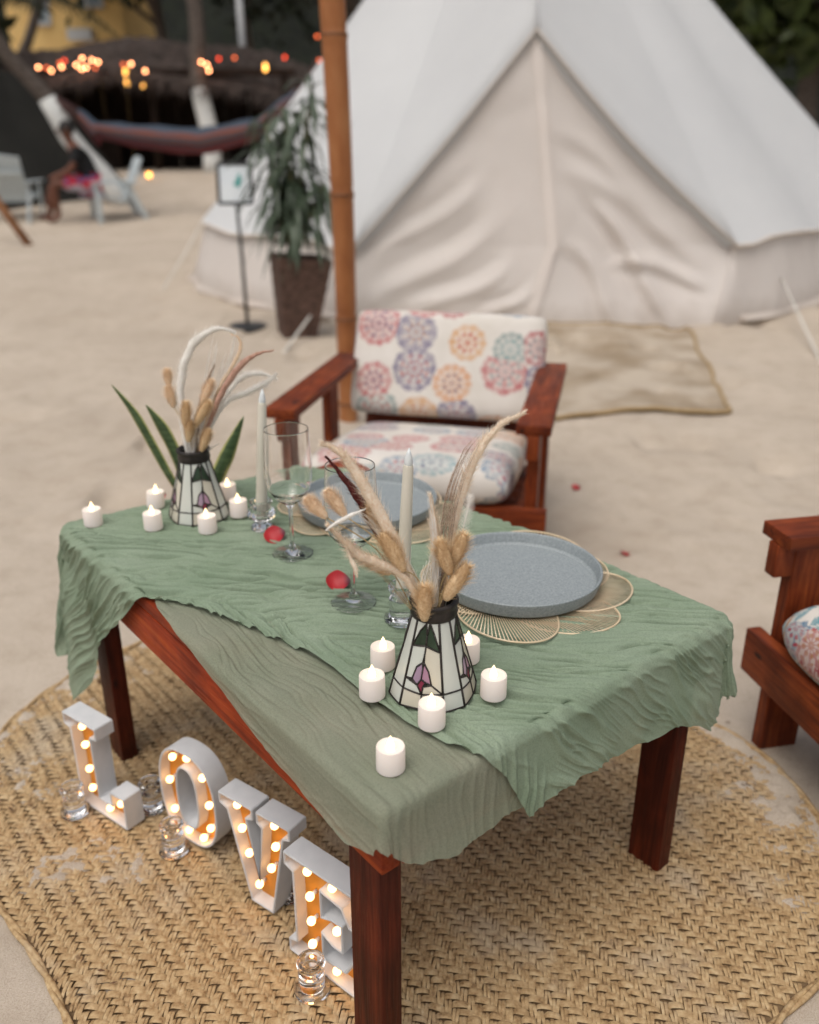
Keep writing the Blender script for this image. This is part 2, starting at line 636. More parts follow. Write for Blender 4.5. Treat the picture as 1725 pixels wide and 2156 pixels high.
def frond(mb, base, d, L, droop, w, n=11, leaflets=18):
    d = Vector(d).normalized()
    pts = []
    for i in range(n):
        t = i / (n - 1)
        pts.append(Vector(base) + d * L * t + Vector((0, 0, -droop * L * t * t)))
    mb.tube(pts, [0.018 * (1 - 0.8 * i / (n - 1)) + 0.003 for i in range(n)], 5)
    side = d.cross(Vector((0, 0, 1))).normalized()
    for k in range(leaflets):
        t = 0.12 + 0.86 * k / leaflets
        f = t * (n - 1); i = min(int(f), n - 2); p = pts[i].lerp(pts[i + 1], f - i)
        ax = (pts[i + 1] - pts[i]).normalized()
        ll = w * math.sin(math.pi * min(1, t * 0.85 + 0.12)) + 0.05
        for s in (-1, 1):
            e_ = p + (side * s * 0.8 + ax * 0.55 + Vector((0, 0, -0.45))).normalized() * ll
            mb.add([p - ax * 0.025, p + ax * 0.025, e_ + Vector((0, 0, -.02)), e_], [(0, 1, 2, 3)])


def palm(base, top, rad, label, white_to, fronds, seed, L=2.6, name='palm_tree'):
    r0 = random.Random(seed)
    base, top = Vector(base), Vector(top)
    e = empty(name, base)
    tag(e, label, 'palm tree', 'palm trees around the hammock')
    n = 15
    P = [(top - base) * (i / (n - 1)) + Vector((0.06 * math.sin(i), 0, 0)) for i in range(n)]
    rr = [rad * (1.15 - 0.4 * i / (n - 1)) for i in range(n)]
    mb = MB(); mb.tube(P, rr, 12); mb.build('trunk', M['bark'], e)
    if white_to:
        Q = [(top - base) * (white_to * i / 6) + Vector((0.06 * math.sin(white_to * i / 6 * (n - 1)), 0, 0)) for i in range(7)]
        mb = MB(); mb.tube(Q, [rad * (1.15 - 0.4 * white_to * i / 6) + 0.012 for i in range(7)], 12)
        mb.build('whitewashed_band', M['whitewash'], e)
    for k in range(fronds):
        a = 2 * math.pi * k / fronds + r0.uniform(-.2, .2)
        mb = MB(); frond(mb, top - base, (math.cos(a), math.sin(a), r0.uniform(0.1, 0.7)), L * r0.uniform(.8, 1.1), r0.uniform(.35, .7), 0.5)
        mb.build('frond', M['leaf_dark'], e)
    return e


# the leaning whitewashed palm and the upright one the hammock hangs between
pb = on_ground(262, 428); pb.z -= 0.05
tt = at(-60, 5, 16.4)
palm(pb, tt, 0.155, 'palm leaning over the seated person, lower trunk painted white', 0.55, 10, 5)
pb = at(446, 352, 20.3); pb.z = gz(pb.x, pb.y) - 0.05
tt = at(372, -260, 20.6)
palm(pb, tt, 0.165, 'upright palm behind the hammock with white painted foot', 0.31, 12, 6, 3.0)
pb = Vector((-12.2, 26.6, gz(-12.2, 26.6))); tt = at(138, -120, 26.6)
palm(pb, tt, 0.14, 'slim dark palm crossing in front of the yellow house', 0, 9, 8, 2.2)

# dark tree at the far edge whose foliage frames the yellow house
broad_tree('tree', (-11.0, 21.5, gz(-11.0, 21.5) - .05), 5.6, 2.1, M['leaf_dark'], 77, 'dark tree hanging over the olive tarpaulin', 4200, 0.26)

# ------------------------------------------------------------------ yellow house
M['yellow'] = pm('yellow_render', (0.64, 0.42, 0.16), (0.72, 0.50, 0.20), 2.5, 0.85, bstr=0.1, bscale=60)
M['greyblue'] = pm('window_shutter', (0.16, 0.22, 0.26), (0.26, 0.32, 0.36), 5, 0.5)
M['stone'] = pm('pale_stone', (0.42, 0.44, 0.46), (0.55, 0.56, 0.56), 4, 0.8)
HZ0 = 34.0
h0, h1 = at(28, 130, HZ0), at(268, 130, HZ0)
house = empty('house', ((h0.x + h1.x) / 2, HZ0, 0.6))
tag(house, 'yellow rendered house with grey shuttered windows behind the thatched hut', 'house')
hw = h1.x - h0.x
MB().box((0, 2.5, 4.5), (hw, 5.0, 9.0)).build('wall', M['yellow'], house, False)
mb = MB(); mb.add([(-hw / 2 - .3, -.3, 9), (hw / 2 + .3, -.3, 9), (hw / 2 + .3, 5.3, 9), (-hw / 2 - .3, 5.3, 9), (-hw / 2 + .5, 2.5, 10.6), (hw / 2 - .5, 2.5, 10.6)],
                  [(0, 1, 5, 4), (1, 2, 5), (2, 3, 4, 5), (3, 0, 4), (3, 2, 1, 0)])
mb.build('roof', pm('clay_roof', (0.16, 0.06, 0.035), (0.25, 0.10, 0.06), 6, 0.8), house, False)


def house_window(u0, v0, u1, v1):
    a, b = at(u0, v1, HZ0), at(u1, v0, HZ0)
    w, h = b.x - a.x, b.z - a.z
    c = Vector(((a.x + b.x) / 2 - house.location.x, 0, (a.z + b.z) / 2 - house.location.z))
    f = MB()
    for sx in (-1, 1):
        f.box(c + Vector((sx * (w / 2 + .05), -.04, 0)), (.1, .1, h + .2))
        f.box(c + Vector((0, -.045, sx * (h / 2 + .05))), (w, .09, .1))
    fr = f.build('window', M['stone'], house, False)
    MB().box(c + Vector((0, -.02, 0)), (w, .06, h)).build('shutter', M['greyblue'], fr, False)


house_window(82, 4, 97, 47)
house_window(185, -30, 208, 10)
house_window(60, -90, 84, -50)
house_window(120, -90, 144, -50)
MB().box((at(175, 72, HZ0).x - house.location.x, -.2, at(175, 75, HZ0).z - house.location.z), (0.8, .5, .35)).build('ledge', M['stone'], house, False)

# ------------------------------------------------------------------ thatched hut
M['thatch'] = pm('thatch', (0.026, 0.019, 0.015), (0.095, 0.068, 0.056), 5, 0.95, (1, 1, 0.4), 0.9, 26, 0.06)
M['hutwood'] = wood_mat('old_dark_wood', (0.008, 0.005, 0.003), (0.028, 0.015, 0.009), (0.06, 0.032, 0.018), 0.7, 0.0, False)
HY0 = 21.6
hz0 = 0.70
hut = empty('thatched_hut', (-7.0, HY0, hz0))
tag(hut, 'open beach hut with shaggy brown thatched roof and dark inside', 'hut')
roof_top = [(q.x, q.z) for q in (at(u_, v_, 23.2) for u_, v_ in ((-60, 120), (20, 108), (60, 100), (130, 96), (200, 82), (260, 72), (310, 70), (380, 82), (450, 88), (540, 96), (600, 112), (660, 140)))]
mb = MB()
vs, fs = [], []
g = random.Random(3)
NS = 64
for j in range(9):
    t = j / 8
    for i in range(NS + 1):
        x = -12.0 + 9.8 * i / NS
        zt = np.interp(x, [a for a, b in roof_top], [b for a, b in roof_top])
        y = HY0 + 1.6 - 2.9 * t
        z = zt - 0.10 - (0.95 * t ** 1.25) + 0.07 * g.uniform(-1, 1) + (0.0 if j < 8 else 0.10 * math.sin(i * 0.9) - 0.05 * g.random())
        vs.append((x + 7.0, y - HY0, z - hz0))
for j in range(8):
    for i in range(NS):
        a = j * (NS + 1) + i
        fs.append((a, a + 1, a + NS + 2, a + NS + 1))
thatch = mb.add(vs, fs).build('thatch_roof', M['thatch'], hut)
# loose straw hanging from the eave and lying on the slope
n = 5200
gg = np.random.default_rng(5)
xx = gg.uniform(-11.9, -2.3, n); tt_ = gg.random(n) ** 0.7
zt = np.interp(xx, [a for a, b in roof_top], [b for a, b in roof_top]) - .10 - .95 * tt_ ** 1.25 - hz0
yy = 1.6 - 2.9 * tt_
ln = gg.uniform(.25, .7, n)
p0 = np.stack([xx + 7.0, yy, zt + .05], 1)
dr = np.stack([gg.normal(0, .25, n), -np.full(n, .75), -np.full(n, .55) - gg.random(n) * .4], 1)
dr /= np.linalg.norm(dr, axis=1)[:, None]
p1 = p0 + dr * ln[:, None]
wv = np.array([.018, 0, 0])
V = np.stack([p0 - wv, p0 + wv, p1], 1).reshape(-1, 3)
st = np_mesh('straw', V, np.arange(3 * n).reshape(-1, 3), M['thatch'], hut)
st['kind'] = 'stuff'
for k in range(17):
    x = -4.6 + 9.2 * k / 16
    board('wall_plank', hut, (x, 1.5, -0.1), (x, 1.5, 2.05), 0.56, 0.05, M['hutwood'], up=(0, 1, 0), bev=0.005)
for x in (-4.5, -1.6, 1.5, 4.3):
    mb = MB(); mb.tube([(x, -0.9, -0.1), (x + .05, -0.9, 1.95)], 0.08, 8); mb.build('post', M['hutwood'], hut)
board('eave_beam', hut, (-4.8, -0.95, 1.95), (4.6, -0.95, 1.95), 0.12, 0.14, M['hutwood'])
for sx in (-4.75, 4.55):
    board('side_wall', hut, (sx, -0.3, .9), (sx, 1.4, .9), 1.9, 0.05, M['hutwood'], up=(1, 0, 0), bev=0.005)
# pale pipe standing behind the roof
pp = at(510, 85, 23.5)
mb = MB(); mb.tube([(pp.x, 23.5, 0.7), (pp.x, 23.5, pp.z), (pp.x - .02, 23.5, 5.2)], 0.075, 10)
tag(mb.build('pipe', M['stone']), 'pale grey pipe standing up behind the thatched roof', 'pipe')

# counter of the hut and its chairs' dark silhouettes
cnt = empty('bar_counter', (-8.2, 21.9, 0.70))
tag(cnt, 'dark wooden bar counter inside the thatched hut', 'counter')
board('top', cnt, (-1.6, 0, 1.05), (1.6, 0, 1.05), 0.5, 0.05, M['hutwood'])
for k in range(9):
    board('panel', cnt, (-1.44 + .36 * k, -.2, 0), (-1.44 + .36 * k, -.2, 1.02), 0.34, 0.03, M['hutwood'], up=(0, 1, 0))

# ------------------------------------------------------------------ fairy lights
M['bulb_warm'] = emit_mat('warm_bulb', (1.0, 0.36, 0.15), 15)
M['bulb_red'] = emit_mat('red_bulb', (1.0, 0.07, 0.02), 4)
M['bulb_dim'] = emit_mat('dim_bulb', (1.0, 0.16, 0.04), 3)
M['lamp_yellow'] = emit_mat('yellow_lantern', (1.0, 0.45, 0.09), 5)
M['cable'] = pm('black_cable', (0.01, 0.01, 0.01), (0.02, 0.02, 0.02), 10, 0.6)
strings = [
    ('string of warm fairy bulbs under the thatch beside the yellow house', [(60, 128, 0), (81, 142, 'w'), (98, 143, 'd'), (108, 149, 'w'), (126, 133, 'd'), (136, 128, 'r'), (130, 141, 'w')]),
    ('dense cluster of warm fairy bulbs in the middle of the thatch eave', [(150, 125, 0), (161, 137, 'w'), (173, 123, 'w'), (172, 145, 'w'), (182, 142, 'w'), (194, 127, 'w'), (201, 143, 'd'), (207, 131, 'w'), (222, 120, 0)]),
    ('short string of fairy bulbs between the two hanging lanterns', [(245, 125, 0), (260, 136, 'd'), (276, 135, 'w'), (306, 150, 'w'), (320, 128, 0)]),
    ('fairy bulbs hanging beside the upright palm trunk', [(415, 118, 0), (424, 131, 'w'), (436, 137, 'w'), (440, 149, 'w'), (461, 124, 'r'), (494, 122, 'd'), (520, 112, 0)]),
    ('sparse fairy bulbs strung from the hut end towards the bamboo pole', [(560, 110, 0), (600, 121, 'r'), (635, 112, 0), (668, 77, 'd'), (673, 128, 'd'), (690, 60, 0)]),
]
for lb, pts in strings:
    Yb = 20.2
    w = [at(u, v, Yb) for u, v, k in pts]
    e = empty('fairy_light_string', w[0])
    tag(e, lb, 'string lights', 'fairy lights under the thatch')
    mb = MB()
    mb.tube([q - w[0] + Vector((0, 0, .06)) for q in w], 0.006, 5)
    mb.build('cable', M['cable'], e)
    for q, (u, v, k) in zip(w, pts):
        if k:
            b = MB(); b.lathe([(0, -.025), (.015, -.022), (.024, -.009), (.025, .006), (.015, .022), (.008, .032), (0, .034)], 12, q - w[0])
            b.build('bulb', M[{'w': 'bulb_warm', 'r': 'bulb_red', 'd': 'bulb_dim'}[k]], e)


def lantern(u, v, Y, h, lb, r=0.035, on_floor=False):
    p = at(u, v, Y)
    if on_floor: p.z = gz(p.x, p.y) + h / 2 + .03
    e = empty('lantern', p)
    tag(e, lb, 'lantern', 'yellow lanterns of the hut')
    b = MB(); b.lathe([(0, -h / 2), (r * .8, -h / 2), (r, -h / 2 + .02), (r, h / 2 - .02), (r * .8, h / 2), (0, h / 2)], 14); b.build('shade', M['lamp_yellow'], e)
    c = MB(); c.lathe([(0, h / 2 + .002), (r * 1.05, h / 2 + .002), (r * .6, h / 2 + .03), (0, h / 2 + .04)], 14); c.build('cap', M['black_metal'], e)
    c = MB(); c.lathe([(0, -h / 2 - .03), (r * .9, -h / 2 - .03), (r * .9, -h / 2 - .002), (0, -h / 2 - .002)], 14); c.build('base', M['black_metal'], e)
    if not on_floor:
        c = MB(); c.tube([(0, 0, h / 2 + .03), (0, 0, h / 2 + .5)], 0.005, 5); c.build('cord', M['cable'], e)


lantern(265, 152, 20.4, .13, 'yellow lantern hanging highest of the two near the bulb cluster')
lantern(268, 173, 20.3, .12, 'yellow lantern hanging low just under another lantern')
lantern(300, 180, 20.3, .07, 'small round yellow lantern hanging below the thatch near the palm')
lantern(559, 142, 20.3, .14, 'tall yellow lantern hanging at the end of the thatched hut')
lantern(312, 352, 19.0, .09, 'small glowing lantern standing on the sand below the hammock', .045, True)

# ------------------------------------------------------------------ olive windbreak
M['olive'] = pm('olive_canvas', (0.010, 0.0095, 0.007), (0.017, 0.016, 0.012), 1.5, 0.9)
wq = [on_ground(-110, 458), on_ground(288, 416), at(72, 160, 17.9), at(-110, 128, 17.4)]
wb = empty('tarpaulin', wq[0])
tag(wb, 'dark olive tarpaulin stretched as a lean-to beside the leaning palm', 'tarpaulin')
vs, fs = [], []
for j in range(13):
    for i in range(25):
        a_, b_ = i / 24, j / 12
        p = (wq[0] * (1 - a_) + wq[1] * a_) * (1 - b_) + (wq[3] * (1 - a_) + wq[2] * a_) * b_
        vs.append(p - wq[0] + Vector((0, .25 + .05 * math.sin(i * .9) * math.sin(j * .5), -.08 * (1 - b_))))
for j in range(12):
    for i in range(24):
        a = j * 25 + i; fs.append((a, a + 1, a + 26, a + 25))
MB().add(vs, fs).build('canvas', M['olive'], wb)
for a_ in (.05, .95):
    p0 = (wq[0] * (1 - a_) + wq[1] * a_) - wq[0]; p1 = (wq[3] * (1 - a_) + wq[2] * a_) - wq[0]
    mb = MB(); mb.tube([p0 + Vector((0, .36, -.2)), p1 + Vector((0, .36, .05))], .035, 8); mb.build('pole', M['hutwood'], wb)

# ------------------------------------------------------------------ hammock
def stripes():
    m, nt, N, L, p = new_mat('striped_hammock_cloth')
    uv = nt.nodes.new('ShaderNodeUVMap')
    sp = nt.nodes.new('ShaderNodeSeparateXYZ'); L.new(uv.outputs[0], sp.inputs[0])
    r = nt.nodes.new('ShaderNodeValToRGB'); r.color_ramp.interpolation = 'CONSTANT'
    cols = [(0, (.10, .14, .22)), (.10, (.14, .17, .24)), (.2, (.42, .11, .07)), (.38, (.10, .12, .19)), (.46, (.33, .13, .09)), (.55, (.12, .14, .2)), (.64, (.36, .05, .05)), (.75, (.12, .10, .15)), (.82, (.40, .04, .05)), (.93, (.25, .03, .05))]
    el = r.color_ramp.elements
    while len(el) < len(cols): el.new(.5)
    for e, (q, c) in zip(el, cols): e.position = q; e.color = (c[0] * .42 + .012, c[1] * .45 + .012, c[2] * .45 + .01, 1)  # stripes scaled down: the shade on the hammock is in their colour
    nn = noise(nt, coords(nt, 'Object', (1, 1, 1)), 3, 3)
    L.new(math_n(nt, 'ADD', sp.outputs['Y'], math_n(nt, 'MULTIPLY', math_n(nt, 'SUBTRACT', nn, .5), .06)), r.inputs[0])
    L.new(r.outputs[0], p.inputs['Base Color']); p.inputs['Roughness'].default_value = .9
    return translucent(m, .25)


M['hammock'] = stripes()
HYm = 15.2
ha, hb = at(150, 222, 16.3), at(655, 150, 14.6)
ham = empty('hammock', ha)
tag(ham, 'striped red and blue hammock slung between the palms', 'hammock')
NI, NJ = 40, 14
vs, fs, uvs = [], [], []
for i in range(NI + 1):
    t = i / NI
    top = at(np.interp(t, [0, .12, .3, .55, .8, 1], [165, 205, 290, 420, 540, 640]), np.interp(t, [0, .12, .3, .55, .8, 1], [228, 256, 262, 270, 248, 175]), ha.y + (hb.y - ha.y) * t)
    wdt = 0.08 + 0.32 * math.sin(math.pi * min(1, max(0, t))) ** .6
    if t < .12: wdt = .25 + .2 * t / .12
    for j in range(NJ + 1):
        s = j / NJ
        vs.append(top - ha + Vector((0.015 * math.sin(j * 2.1 + i), -0.45 * wdt * math.sin(math.pi * s) + .2 * wdt * s, -wdt * (s ** .9) + .01 * math.sin(i * .9 + j))))
        uvs.append((t, s))
for i in range(NI):
    for j in range(NJ):
        a = i * (NJ + 1) + j; fs.append((a, a + 1, a + NJ + 2, a + NJ + 1))
ho = MB().add(vs, fs).build('cloth', M['hammock'], ham)
uvl = ho.data.uv_layers.new(name='UVMap')
for lp in ho.data.loops:
    uvl.data[lp.index].uv = uvs[lp.vertex_index]
M['redcord'] = pm('dark_hammock_cord', (.07, .045, .04), (.14, .07, .065), 20, .9)
for (t0, e_) in ((0, at(70, 165, 16.6)), (NI, at(668, 120, 14.5))):
    for j in range(0, NJ + 1, 2):
        a = vs[t0 * (NJ + 1) + j]
        b = e_ - ha
        mb = MB(); mb.tube([a, a.lerp(b, .5) + Vector((0, 0, -.05)), b], .012, 5); mb.build('cord', M['redcord'], ham)

# ------------------------------------------------------------------ white beach chairs and the person
M['chairwhite'] = pm('weathered_white_paint', (.42, .48, .50), (.52, .57, .58), 12, .6)


def beach_chair(loc, rz, lb):
    e = empty('beach_chair', loc, rz)
    tag(e, lb, 'chair', 'white slatted beach chairs by the hammock')
    # local: faces -Y
    for k in range(6):
        x = -.26 + .104 * k
        board('back_slat', e, (x, .30, .34), (x * 1.05, .62, 1.02 - .015 * abs(k - 2.5)), .092, .02, M['chairwhite'], up=(0, -1, .4))
    for k in range(5):
        board('seat_slat', e, (-.30, -.22 + .115 * k, .40 - .022 * k), (.30, -.22 + .115 * k, .40 - .022 * k), .10, .02, M['chairwhite'])
    for s in (-1, 1):
        board('leg', e, (s * .33, -.22, -.04), (s * .33, -.22, .60), .09, .03, M['chairwhite'], up=(1, 0, 0))
        board('leg', e, (s * .33, .62, -.04), (s * .33, .30, .60), .09, .03, M['chairwhite'], up=(1, 0, 0))
        board('arm', e, (s * .36, -.32, .61), (s * .36, .50, .61), .11, .025, M['chairwhite'])
    board('back_rail', e, (-.32, .56, .74), (.32, .56, .74), .07, .025, M['chairwhite'], up=(0, -1, .4))
    return e


q = on_ground(18, 470)
beach_chair((q.x, q.y + .45, q.z), R(186), 'white slatted beach chair standing empty with its back slats showing')
q = on_ground(232, 462)
PCH = Vector((q.x, q.y, q.z))
beach_chair(PCH, R(-62), 'white beach chair with a person sitting in it').scale = (.9, .9, .95)

M['skin'] = pm('brown_skin', (.10, .035, .018), (.15, .055, .03), 6, .5)
M['hairm'] = pm('black_hair', (.006, .005, .004), (.016, .012, .01), 40, .6)
M['shirt'] = pm('black_shirt', (.006, .006, .007), (.014, .014, .015), 8, .9)


def shorts_mat():
    m, nt, N, L, p = new_mat('red_white_blue_shorts')
    f = noise(nt, coords(nt, 'Object'), 4.2, 2)
    r = ramp(nt, f, [(.40, (.42, .40, .47)), (.46, (.42, .38, .46)), (.50, (.45, .012, .03)), (.58, (.4, .01, .025)), (.62, (.05, .08, .2))])
    L.new(r, p.inputs['Base Color']); p.inputs['Roughness'].default_value = .85
    return m


def skinned(name, verts, edges, radii, mat, parent, root=0, sub=2):
    me = bpy.data.meshes.new(name)
    me.from_pydata([tuple(v) for v in verts], edges, [])
    me.materials.append(mat)
    o = bpy.data.objects.new(name, me); COL.objects.link(o)
    if parent is not None: o.parent = parent
    sk = o.modifiers.new('skin', 'SKIN')
    ly = me.skin_vertices[0].data if len(me.skin_vertices) else None
    if ly is None:
        bpy.context.view_layer.objects.active = o
        bm = bmesh.new(); bm.from_mesh(me); bm.verts.layers.skin.verify(); bm.to_mesh(me); bm.free()
        ly = me.skin_vertices[0].data
    for i, r_ in enumerate(radii):
        ly[i].radius = (r_, r_) if not hasattr(r_, '__len__') else r_
        ly[i].use_root = (i == root)
    sk.use_smooth_shade = True
    s = o.modifiers.new('sub', 'SUBSURF'); s.levels = sub; s.render_levels = sub
    return o


# the sitter faces local -Y, pelvis over the seat, leaning forward with hands on the knees
per = empty('person', PCH + Vector((-.22, -.10, .0)), R(-72)); per.scale = (1.2, 1.2, 1.15)
tag(per, 'person in black shirt and red patterned shorts sitting forward on a white chair', 'person')
PV = [(0, .05, .47), (0, -.01, .62), (0, -.08, .80), (0, -.14, .94), (0, -.17, 1.02), (0, -.20, 1.08), (0, -.21, 1.17), (0, -.205, 1.25),
      (.10, .02, .47), (.14, -.22, .50), (.15, -.45, .50), (.14, -.46, .28), (.13, -.44, .09), (.14, -.50, .035), (.145, -.60, .02),
      (-.10, .02, .47), (-.14, -.22, .50), (-.16, -.46, .50), (-.16, -.54, .28), (-.15, -.56, .09), (-.16, -.62, .035), (-.165, -.72, .02),
      (.17, -.12, .92), (.22, -.17, .74), (.22, -.22, .66), (.17, -.36, .60), (.15, -.43, .58), (.14, -.49, .55),
      (-.17, -.12, .92), (-.22, -.18, .74), (-.22, -.24, .66), (-.18, -.38, .60), (-.16, -.45, .58), (-.15, -.51, .55)]
PE = [(0, 1), (1, 2), (2, 3), (3, 4), (4, 5), (5, 6), (6, 7), (0, 8), (8, 9), (9, 10), (10, 11), (11, 12), (12, 13), (13, 14), (0, 15), (15, 16), (16, 17), (17, 18), (18, 19), (19, 20), (20, 21),
      (3, 22), (22, 23), (23, 24), (24, 25), (25, 26), (26, 27), (3, 28), (28, 29), (29, 30), (30, 31), (31, 32), (32, 33)]
PR = [.14, .13, .14, .12, .055, .06, .095, .06, .10, .085, .062, .058, .04, .042, .03, .10, .085, .062, .058, .04, .042, .03, .06, .05, .045, .036, .03, .022, .06, .05, .045, .036, .03, .022]
skinned('body', PV, PE, PR, M['skin'], per)
skinned('shirt', [PV[i] for i in (0, 1, 2, 3)] + [PV[22], PV[23], PV[28], PV[29]], [(0, 1), (1, 2), (2, 3), (3, 4), (4, 5), (3, 6), (6, 7)],
        [.155, .15, .16, .135, .075, .065, .075, .065], M['shirt'], per)
skinned('shorts', [PV[i] for i in (0, 8, 9)] + [(.148, -.36, .50)] + [PV[15], PV[16]] + [(-.152, -.36, .50)], [(0, 1), (1, 2), (2, 3), (0, 4), (4, 5), (5, 6)],
        [.16, .12, .11, .10, .12, .11, .10], shorts_mat(), per)
hb_ = MB(); hb_.lathe([(0, .12), (.05, .112), (.085, .075), (.10, .02), (.094, -.03), (.07, -.05)], 20, (0, -.195, 1.185))
hb_.build('hair', M['hairm'], per)
for s in (-1, 1):
    e_ = MB(); e_.lathe([(0, -.03), (.016, -.02), (.02, 0), (.016, .025), (0, .03)], 8, (s * .098, -.20, 1.165)); e_.build('ear', M['skin'], per)
    e_ = MB(); e_.lathe([(0, -.01), (.010, 0), (0, .01)], 8, (s * .036, -.295, 1.185)); e_.build('eye', M['hairm'], per)
e_ = MB(); e_.tube([(0, -.285, 1.20), (0, -.325, 1.155), (0, -.30, 1.145)], [.012, .018, .012], 8); e_.build('nose', M['skin'], per)
e_ = MB(); e_.tube([(-.03, -.292, 1.115), (0, -.302, 1.112), (.03, -.292, 1.115)], [.006, .011, .006], 6); e_.build('mouth', pm('lip', (.12, .03, .025), (.15, .04, .03), 9), per)

# wooden pole end leaning in the sand at the frame's edge
q = on_ground(63, 516)
mb = MB(); e0 = Vector((q.x + .03, q.y, q.z - .06)); e1 = at(-95, 300, q.y + .15)
mb.tube([e0, e0.lerp(e1, .5), e1], [.055, .057, .058], 10)
tag(mb.build('leaning_pole', pm('orange_brown_wood', (.16, .065, .025), (.27, .12, .05), 9, .6, (1, 1, .2))), 'slanting brown wooden pole with its foot in the sand near the white chair', 'pole')
# ------------------------------------------------------------------ bell tent
def canvas_mat(name, c1, c2, tr=0.18):
    m, nt, N, L, p = new_mat(name)
    v = coords(nt, 'Object')
    f = noise(nt, v, 0.9, 5, .6)
    L.new(ramp(nt, f, [(.3, c1), (.7, c2)]), p.inputs['Base Color'])
    p.inputs['Roughness'].default_value = .9
    p.inputs['Specular IOR Level'].default_value = .2
    sz = nt.nodes.new('ShaderNodeSeparateXYZ'); L.new(v, sz.inputs[0])
    low = ramp(nt, math_n(nt, 'ADD', sz.outputs['Z'], math_n(nt, 'MULTIPLY', noise(nt, v, 5, 5, .7), .30)), [(.10, .55), (.34, 0.0)])
    src = p.inputs['Base Color'].links[0].from_socket
    L.new(mixc(nt, low, src, (.42, .34, .26)), p.inputs['Base Color'])
    h = math_n(nt, 'ADD', noise(nt, v, 900, 2, .5), math_n(nt, 'MULTIPLY', noise(nt, v, 2.2, 4, .5), 6.0))
    bump(nt, p, h, .25, .012)
    return translucent(m, tr)


M['canvas'] = canvas_mat('tent_canvas', (.66, .67, .675), (.71, .72, .72), .24)
M['canvas_bounce'] = canvas_mat('canvas_bounce_tint', (.86, .79, .735), (.89, .835, .785), .36)  # tent canvas tinted paler and peachier: warm bounce light put into the colour
M['hem'] = pm('tent_hem', (.60, .54, .48), (.66, .60, .54), 20, .9)
tent = empty('bell_tent', (0, 0, 0))
tag(tent, 'large white canvas bell tent with closed triangular door', 'tent')
AP = Vector((1.02, 9.7, 4.38)); CT = Vector((.9, 9.75, 0))
PK = Vector((.895, 7.02, 2.035))
EL = Vector((-.44, 7.12, .53)); ER = Vector((2.52, 7.02, .57))
aR, aL = math.atan2(ER.y - CT.y, ER.x - CT.x), math.atan2(EL.y - CT.y, EL.x - CT.x) + 2 * math.pi
if aR > aL: aR -= 2 * math.pi
rR, rL = (ER - CT).to_2d().length, (EL - CT).to_2d().length
NR, NK = 84, 14


def eave(k):
    t = k / NR
    a = aR + (aL - aR) * t
    r = rR * (1 - t) + rL * t + .06 * math.sin(math.pi * t) + 1.15 * float(sstep(.085, .22, np.array(t)) * sstep(.62, .40, np.array(t)))
    sc_ = .035 * abs(math.sin(math.pi * t * 11)) + .02
    return Vector((CT.x + r * math.cos(a), CT.y + r * math.sin(a), ER.z * (1 - t) + EL.z * t + sc_ * (1 if .02 < t < .98 else 0)))


vs, fs = [], []
for k in range(NR + 1):
    e = eave(k)
    for j in range(NK + 1):
        t = j / NK
        p = AP.lerp(e, t)
        p.z -= .08 * math.sin(math.pi * t) * (1 + .25 * math.sin(k * 2 * math.pi / 7.6) * math.sin(math.pi * k / NR))
        vs.append(p)
for k in range(NR):
    for j in range(NK):
        a = k * (NK + 1) + j; fs.append((a, a + 1, a + NK + 2, a + NK + 1))
roof = MB().add(vs, fs).build('roof', M['canvas'], tent)


def door_edge(t, side):
    E_ = ER if side > 0 else EL
    p = PK.lerp(E_, t)
    n = Vector((side * .55, .30, .45))
    return p - n * .08 * math.sin(math.pi * t) * (1 if side > 0 else .35)


for side, E_ in ((1, ER), (-1, EL)):
    vs, fs = [], []
    NP = 16
    for i in range(NP + 1):
        b = door_edge(i / NP, side)
        for j in range(NK + 1):
            t = j / NK
            p = AP.lerp(b, t)
            sag = .08 * math.sin(math.pi * t) * (i / NP) ** .5
            p.z -= sag
            vs.append(p)
        # turned-in lip under the hem
        vs.append(b + Vector((-side * .07, .07, -.03)))
    w = NK + 2
    for i in range(NP):
        for j in range(NK + 1):
            a = i * w + j; fs.append((a, a + 1, a + w + 1, a + w))
    MB().add(vs, fs).build('roof_panel', M['canvas'], tent)
    hem = MB(); hem.tube([door_edge(i / 20, side) + Vector((0, -.006, -.006)) for i in range(21)], .008, 6)
    hem.build('hem', M['hem'], tent)
ridge = MB(); ridge.tube([AP.lerp(PK, i / 10) + Vector((0, -.01, .0)) for i in range(11)], .016, 6); ridge.build('ridge_seam', M['canvas'], tent)
hem = MB(); hem.tube([eave(k) + Vector((0, 0, -.01)) for k in range(NR + 1)], .014, 6); hem.build('eave_hem', M['hem'], tent)
# upright wall below the eave
vs, fs = [], []
for k in range(NR + 1):
    e = eave(k); d = (CT - e); d.z = 0; d.normalize()
    for j in range(9):
        t = j / 8
        p = e + d * (.05 - .17 * t + .02 * math.sin(k * 1.7) * t)
        p.z = e.z * (1 - t) - .015 * t
        p.x += .015 * math.sin(k * 2.3 + t * 3)
        vs.append(p)
for k in range(NR):
    for j in range(8):
        a = k * 9 + j; fs.append((a, a + 1, a + 10, a + 9))
MB().add(vs, fs).build('wall', M['canvas_bounce'], tent)
WALL = list(vs)
vs, fs = [], []
for k in range(NR + 1):
    e = eave(k); d = (CT - e); d.z = 0; d.normalize()
    vs += [e - d * .105 + Vector((0, 0, .04 - e.z)), e - d * (.17 + .03 * math.sin(k * 1.3)) + Vector((0, 0, .014 - e.z))]
for k in range(NR):
    fs.append((2 * k, 2 * k + 1, 2 * k + 3, 2 * k + 2))
MB().add(vs, fs).build('ground_flap', M['canvas_bounce'], tent)
